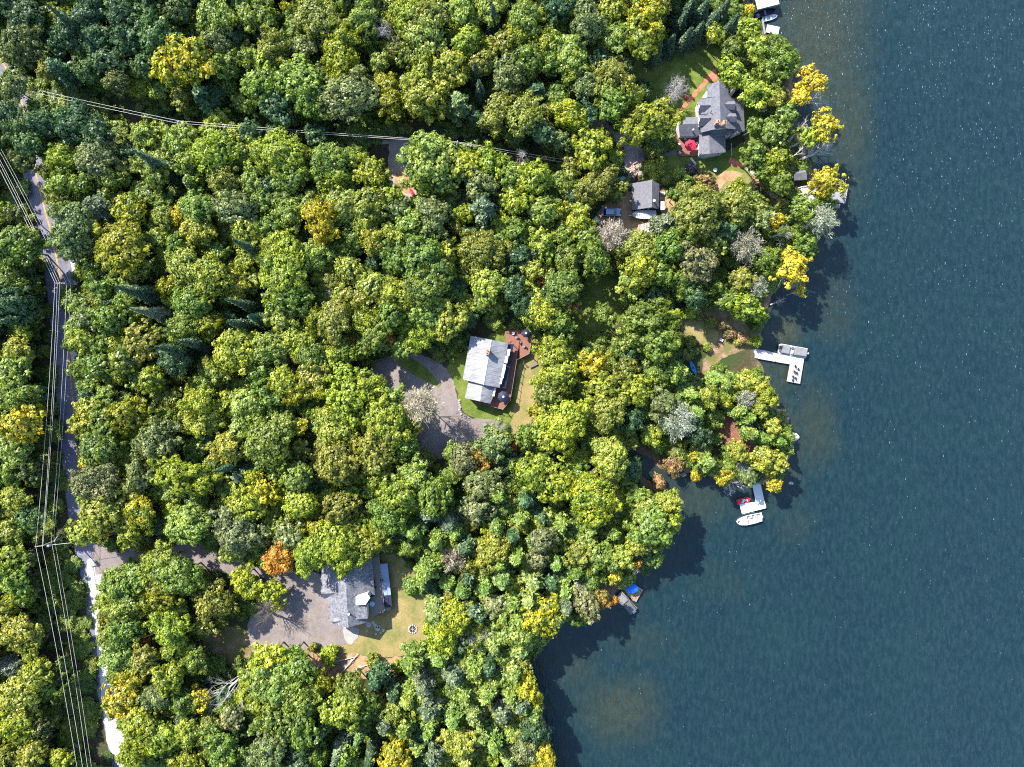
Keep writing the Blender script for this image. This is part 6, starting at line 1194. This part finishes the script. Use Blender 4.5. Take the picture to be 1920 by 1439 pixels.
def make_labels(items):                                   # every item: x, y, r, kind, colour
    b = {}
    for i, (x, y, r, k, c) in enumerate(items):
        size = ('small', 'medium-sized', 'large')[(r > 24) + (r > 37)] if k != 's' else ('low', 'rounded')[r > 14]
        ds = sorted((math.hypot(x - p[0], y - p[1]), n, p) for p, n in LM)
        dd, n, p = ds[0] if ds[0][0] > 12 else ds[1]
        b.setdefault((size, COLW[c], NAME[k][1], direction(x - p[0], y - p[1]) + ' ' + n), []).append((dd, i))
    out = {}
    for (size, col, kind, rel), l in b.items():
        l.sort()
        for q, (dd, i) in enumerate(l):
            out[i] = f'{size} {col} {kind}, ' + (f'{ORD[q]} ' if len(l) > 1 else '') + rel
    return out
def vary(c, s): return tuple(min(.6, x * s) for x in c)
def tree_geom(x, y, r, k, hf=1):
    rw = r / 8.0
    H0 = {'b': 5.2 + 1.65 * rw, 'y': 6.0 + 1.2 * rw, 'w': 6.5 + 1.2 * rw, 'c': 9 + rw * 2.2, 'p': 8.5 + 1.2 * rw, 's': rw * 1.25 + .5}[k]
    if k == 'c': H0 += 5 if x < 480 else (-3 if x > 1200 else 0)
    H0 *= hf
    H = H0 * random.uniform(.9, 1.1)
    zc = H - .45 * rw if k != 'c' else H * (.93 if x < 480 else .55)
    q = P(x, y, G + zc); sc_ = (CAMZ - zc) / CAMZ
    return q.x, q.y, rw * sc_ * (.84 if r < 27 and k == 'b' else .92), H
def pick(k, R):
    l = sorted(range(len(PROTO[k])), key=lambda i: abs(PROTO[k][i][0] - R) + (random.uniform(0, .9) if k in 'b' else random.uniform(0, .3)))
    return l[0]
items = []; hfs = []
for rec in TREES.replace('\n', ';').split(';'):
    f = rec.split()
    if len(f) >= 5: items.append((float(f[0]), float(f[1]), float(f[2]), f[3], f[4])); hfs.append(float(f[5]) if len(f) > 5 else 1)
order = sorted([i for i, t in enumerate(items) if t[3] == 'b'], key=lambda i: -items[i][2] - (8 if items[i][4] in ('or', 'ro', 'ye', 'go') else 0))
single = set(order[:300]) | {i for i, t in enumerate(items) if t[3] != 'b'}
labels = make_labels([items[i] if i in single else (*items[i][:3], 'b', items[i][4]) for i in range(len(items))])
crowns = []                                               # (X, Y, R, H) of every listed tree
rest = []
for i, (x, y, r, k, c) in enumerate(items):
    X, Y, R, H = tree_geom(x, y, r, k, hfs[i]); crowns.append((X, Y, R, H))
    pi = pick(k, R); pr = PROTO[k][pi]; s = R / pr[0]
    v = random.uniform(.86, 1.14); hu = random.uniform(.9, 1.1); t1, t2 = TINT[c]
    t1 = (min(.6, t1[0] * v * hu), t1[1] * v, t1[2] * v); t2 = (min(.6, t2[0] * v * hu), t2[1] * v, t2[2] * v)
    rz = random.uniform(0, 2 * PI)
    if i not in single: rest.append((X, Y, R, H, pi, s, rz, t1, t2)); continue
    rt = thing(NAME[k][0], labels[i], CAT[k], (X, Y, G - .02), 0, GRP[k])
    cr = bpy.data.objects.new('crown' if k != 's' else 'foliage', pr[2]); link(cr, rt)
    flatc = k in 'byw'
    zs = s * random.uniform(.9, 1.12) if flatc or k == 's' else H / pr[1]
    base = H - pr[0] * .80 * zs if flatc else (H - pr[0] * .85 * zs if k == 's' else 0)
    cr.location = (0, 0, base); cr.scale = (s * random.uniform(.86, 1.16), s * random.uniform(.86, 1.16), zs); cr.rotation_euler = (random.uniform(-.22, .22), random.uniform(-.22, .22), rz) if flatc else (0, 0, rz)
    cr['tint'] = [*t1]; cr['tint2'] = [*t2]
    tr = bpy.data.objects.new('trunk' if k != 's' else 'stem', pr[3]); link(tr, rt); tr.scale = (s, s, H / pr[1]); tr.rotation_euler = (0, 0, rz)

# ---- geometry-node scatter for what nobody could count, or what is past the 300 ----
def scatter(name, label, pts, kind_list, gap_sink=0):
    """pts: (x, y, z, proto index, scale xyz, rotation, tint, tint2); kind_list: list of [(mesh, zfunc)] per part"""
    me = bpy.data.meshes.new(name); n = len(pts); me.vertices.add(n)
    me.vertices.foreach_set('co', np.array([p[0:3] for p in pts], np.float32).reshape(-1))
    def at(nm, ty, arr, key):
        a = me.attributes.new(nm, ty, 'POINT'); a.data.foreach_set(key, np.array(arr).reshape(-1))
    at('pick', 'INT', np.array([p[3] for p in pts], np.int32), 'value')
    at('iscale', 'FLOAT_VECTOR', np.array([p[4] for p in pts], np.float32), 'vector')
    at('irot', 'FLOAT_VECTOR', np.array([(0, 0, p[5]) for p in pts], np.float32), 'vector')
    at('tint', 'FLOAT_VECTOR', np.array([p[6] for p in pts], np.float32), 'vector')
    at('tint2', 'FLOAT_VECTOR', np.array([p[7] for p in pts], np.float32), 'vector')
    ng = bpy.data.node_groups.new(name, 'GeometryNodeTree')
    ng.interface.new_socket('Geometry', in_out='INPUT', socket_type='NodeSocketGeometry')
    ng.interface.new_socket('Geometry', in_out='OUTPUT', socket_type='NodeSocketGeometry')
    gi = ng.nodes.new('NodeGroupInput'); go = ng.nodes.new('NodeGroupOutput'); join = ng.nodes.new('GeometryNodeJoinGeometry')
    def nattr(nm, ty):
        a = ng.nodes.new('GeometryNodeInputNamedAttribute'); a.data_type = ty; a.inputs['Name'].default_value = nm
        return a.outputs[0]
    for part in kind_list:
        cn = bpy.data.collections.new(name + '_source')
        for j, m_ in enumerate(part):
            ob = bpy.data.objects.new('%s_%03d' % (name, j), m_); cn.objects.link(ob)
        ci = ng.nodes.new('GeometryNodeCollectionInfo'); ci.inputs['Collection'].default_value = cn
        ci.inputs['Separate Children'].default_value = True; ci.inputs['Reset Children'].default_value = True
        ip = ng.nodes.new('GeometryNodeInstanceOnPoints'); ip.inputs['Pick Instance'].default_value = True
        ng.links.new(gi.outputs[0], ip.inputs['Points']); ng.links.new(ci.outputs[0], ip.inputs['Instance'])
        ng.links.new(nattr('pick', 'INT'), ip.inputs['Instance Index'])
        e = ng.nodes.new('FunctionNodeEulerToRotation'); ng.links.new(nattr('irot', 'FLOAT_VECTOR'), e.inputs[0]); ng.links.new(e.outputs[0], ip.inputs['Rotation'])
        ng.links.new(nattr('iscale', 'FLOAT_VECTOR'), ip.inputs['Scale'])
        ng.links.new(ip.outputs[0], join.inputs[0])
    ng.links.new(join.outputs[0], go.inputs[0])
    o = bpy.data.objects.new(name, me); link(o); md = o.modifiers.new('scatter', 'NODES'); md.node_group = ng
    tag(o, label, kind='stuff'); return o
def centred(mesh, dz, name):                              # crown mesh lifted so that its foot is at z = 0
    m2 = mesh.copy(); a = np.empty(len(m2.vertices) * 3, np.float32); m2.vertices.foreach_get('co', a)
    a = a.reshape(-1, 3); a[:, 2] += dz; m2.vertices.foreach_set('co', a.reshape(-1)); m2.name = name; m2.update(); return m2
bc = [centred(p[2], p[1] - p[0] * .8, 'crown') for p in PROTO['b']]; bt = [p[3] for p in PROTO['b']]
pts = [(X, Y, G - .02, pi, (s, s, H / PROTO['b'][pi][1]), rz, t1, t2) for X, Y, R, H, pi, s, rz, t1, t2 in rest]
scatter('smaller_trees', 'smaller broadleaf trees filling in between the large crowns of the forest', pts, [bc, bt])

# ---- forest beyond the frame (it shades the edges and is there from a step aside) ----
ROADW = topoly(ROAD)
cx = np.array([c[0] for c in crowns]); cy = np.array([c[1] for c in crowns]); crr = np.array([c[2] for c in crowns]); crr[[i for i, t_ in enumerate(items) if t_[3] == 'c']] = 6.0
pts = []; far_cols = ['g', 'g', 'yg', 'yg', 'l', 'dg', 'ol', 'yl', 'g2', 'gr']
for x in np.arange(-280, 70, 6.8):
    for y in np.arange(-200, 280, 6.8):
        X = x + random.uniform(-2.2, 2.2); Y = y + random.uniform(-2.2, 2.2)
        px, py = X * 8 * 1.08 + 960, 719.5 - Y * 8 * 1.08
        if -25 < px < 1945 and -30 < py < 1470: continue
        if signed(np.array([X]), np.array([Y]))[0] < 2 or (px > 1300 and -160 < py < 0): continue
        R = random.uniform(3.0, 5.6)
        if abs(X) < 150 and abs(Y) < 120 and np.min(np.hypot(cx - X, cy - Y) - crr * .7) < R * .5: continue
        if seg_dist(np.array([X]), np.array([Y]), ROADW)[0] < R + 2.5: continue
        pi = pick('b', R); s = R / PROTO['b'][pi][0]; H = (5.2 + 1.65 * R) * random.uniform(.9, 1.1)
        t1, t2 = TINT[random.choice(far_cols)]
        pts.append((X, Y, G, pi, (s, s, H / PROTO['b'][pi][1]), random.uniform(0, 6.28), t1, t2))
scatter('surrounding_forest', 'forest carrying on past the edges of the view', pts, [bc, bt])

# ---- undergrowth: bushes, saplings and ferns on the forest floor ----
OPEN = [[(1160,285),(1240,300),(1240,350),(1176,350)], [(1352,640),(1436,640),(1440,700),(1352,694)], [(1285,670),(1332,664),(1336,725),(1285,725)], [(1110,376),(1190,376),(1240,400),(1240,440),(1180,440),(1110,430)], [(1484,315),(1530,315),(1530,392),(1484,392)], [(712,250),(775,250),(790,372),(715,380)], [(480,1222),(600,1215),(800,1225),(800,1262),(600,1275)], [(1130,1080),(1200,1080),(1210,1140),(1140,1110)]]
CORR = [topoly([(-10,280),(30,280),(70,400),(112,560),(118,700),(122,860),(140,960),(165,1060),(180,1160),(205,1300),(222,1445),(110,1445),(90,1300),(66,1100),(70,900),(88,760),(84,560),(40,430),(-10,380)]),
        topoly([(52,140),(110,150),(220,170),(330,200),(440,215),(560,225),(740,225),(860,235),(980,290),(1150,305),(1170,330),(1000,330),(840,285),(740,280),(560,270),(440,240),(330,240),(200,260),(110,220),(52,200)])]

# ---- lower trees that close the canopy between the crowns ----
gx, gy = np.meshgrid(np.arange(-128, 66, 3.7), np.arange(-92, 92, 3.7)); gx = gx.ravel() + RNG.uniform(-1.5, 1.5, gx.size); gy = gy.ravel() + RNG.uniform(-1.5, 1.5, gy.size)
ok = (signed(gx, gy) > 1.5) & ~inside(gx, gy, CORR[0]) & ~inside(gx, gy, CORR[1])
ok &= np.min(np.hypot(gx[:, None] - cx, gy[:, None] - cy) - crr * .7, axis=1) > 0
for e in EXCL: ok &= ~inside(gx, gy, e) & (seg_dist(gx, gy, np.vstack([e[::4], e[:1]])) > 2.4)
ok &= gx < 34
for h in HOUSES + OPEN: hh = topoly(h); ok &= ~inside(gx, gy, hh) & (seg_dist(gx, gy, np.vstack([hh, hh[:1]])) > 2.4)
fp_ = []
for X, Y in zip(gx[ok], gy[ok]):
    R = random.uniform(1.8, 2.9); pi = pick('b', R); s_ = R / PROTO['b'][pi][0]; H = random.uniform(5.5, 8.5); t1, t2 = TINT[random.choice(['g', 'g', 'yg', 'dg', 'lg', 'ol', 'yg', 'l'])]
    fp_.append((X, Y, G, pi, (s_, s_, H / PROTO['b'][pi][1]), random.uniform(0, 6.28), t1, t2))
scatter('understorey_trees', 'low young trees closing the gaps between the big crowns of the forest', fp_, [bc, bt])
N = 9000
X = RNG.uniform(-125, 75, N); Y = RNG.uniform(-95, 95, N)
ok = signed(X, Y) > 1.2
for e in EXCL: ok &= ~inside(X, Y, e)
for hp in HOUSES + OPEN: ok &= ~inside(X, Y, topoly(hp))
X, Y = X[ok], Y[ok]; corr = inside(X, Y, CORR[0]) | inside(X, Y, CORR[1])
near = np.zeros(len(X))
pts = []; ucols = ['g2', 'g', 'g', 'g', 'lg', 'ol', 'l']
nP = len(PROTO['s'])
for x, y, c in zip(X, Y, corr):
    if c and random.random() < .15: continue
    pi = random.randrange(nP); R = PROTO['s'][pi][0]; s = random.uniform(.45, 1.05)
    zs = s * (random.uniform(.35, .75) if c else random.uniform(.6, 1.2))
    t1, t2 = TINT[random.choice(ucols)]
    pts.append((x, y, G - .05, pi, (s, s, zs), random.uniform(0, 6.28), vary(t1, 1.0), vary(t2, .95)))
sc_m = [centred(p[2], p[1] - p[0] * .85, 'foliage') for p in PROTO['s']]
scatter('undergrowth', 'dense bushes, saplings and ferns covering the forest floor', pts, [sc_m])
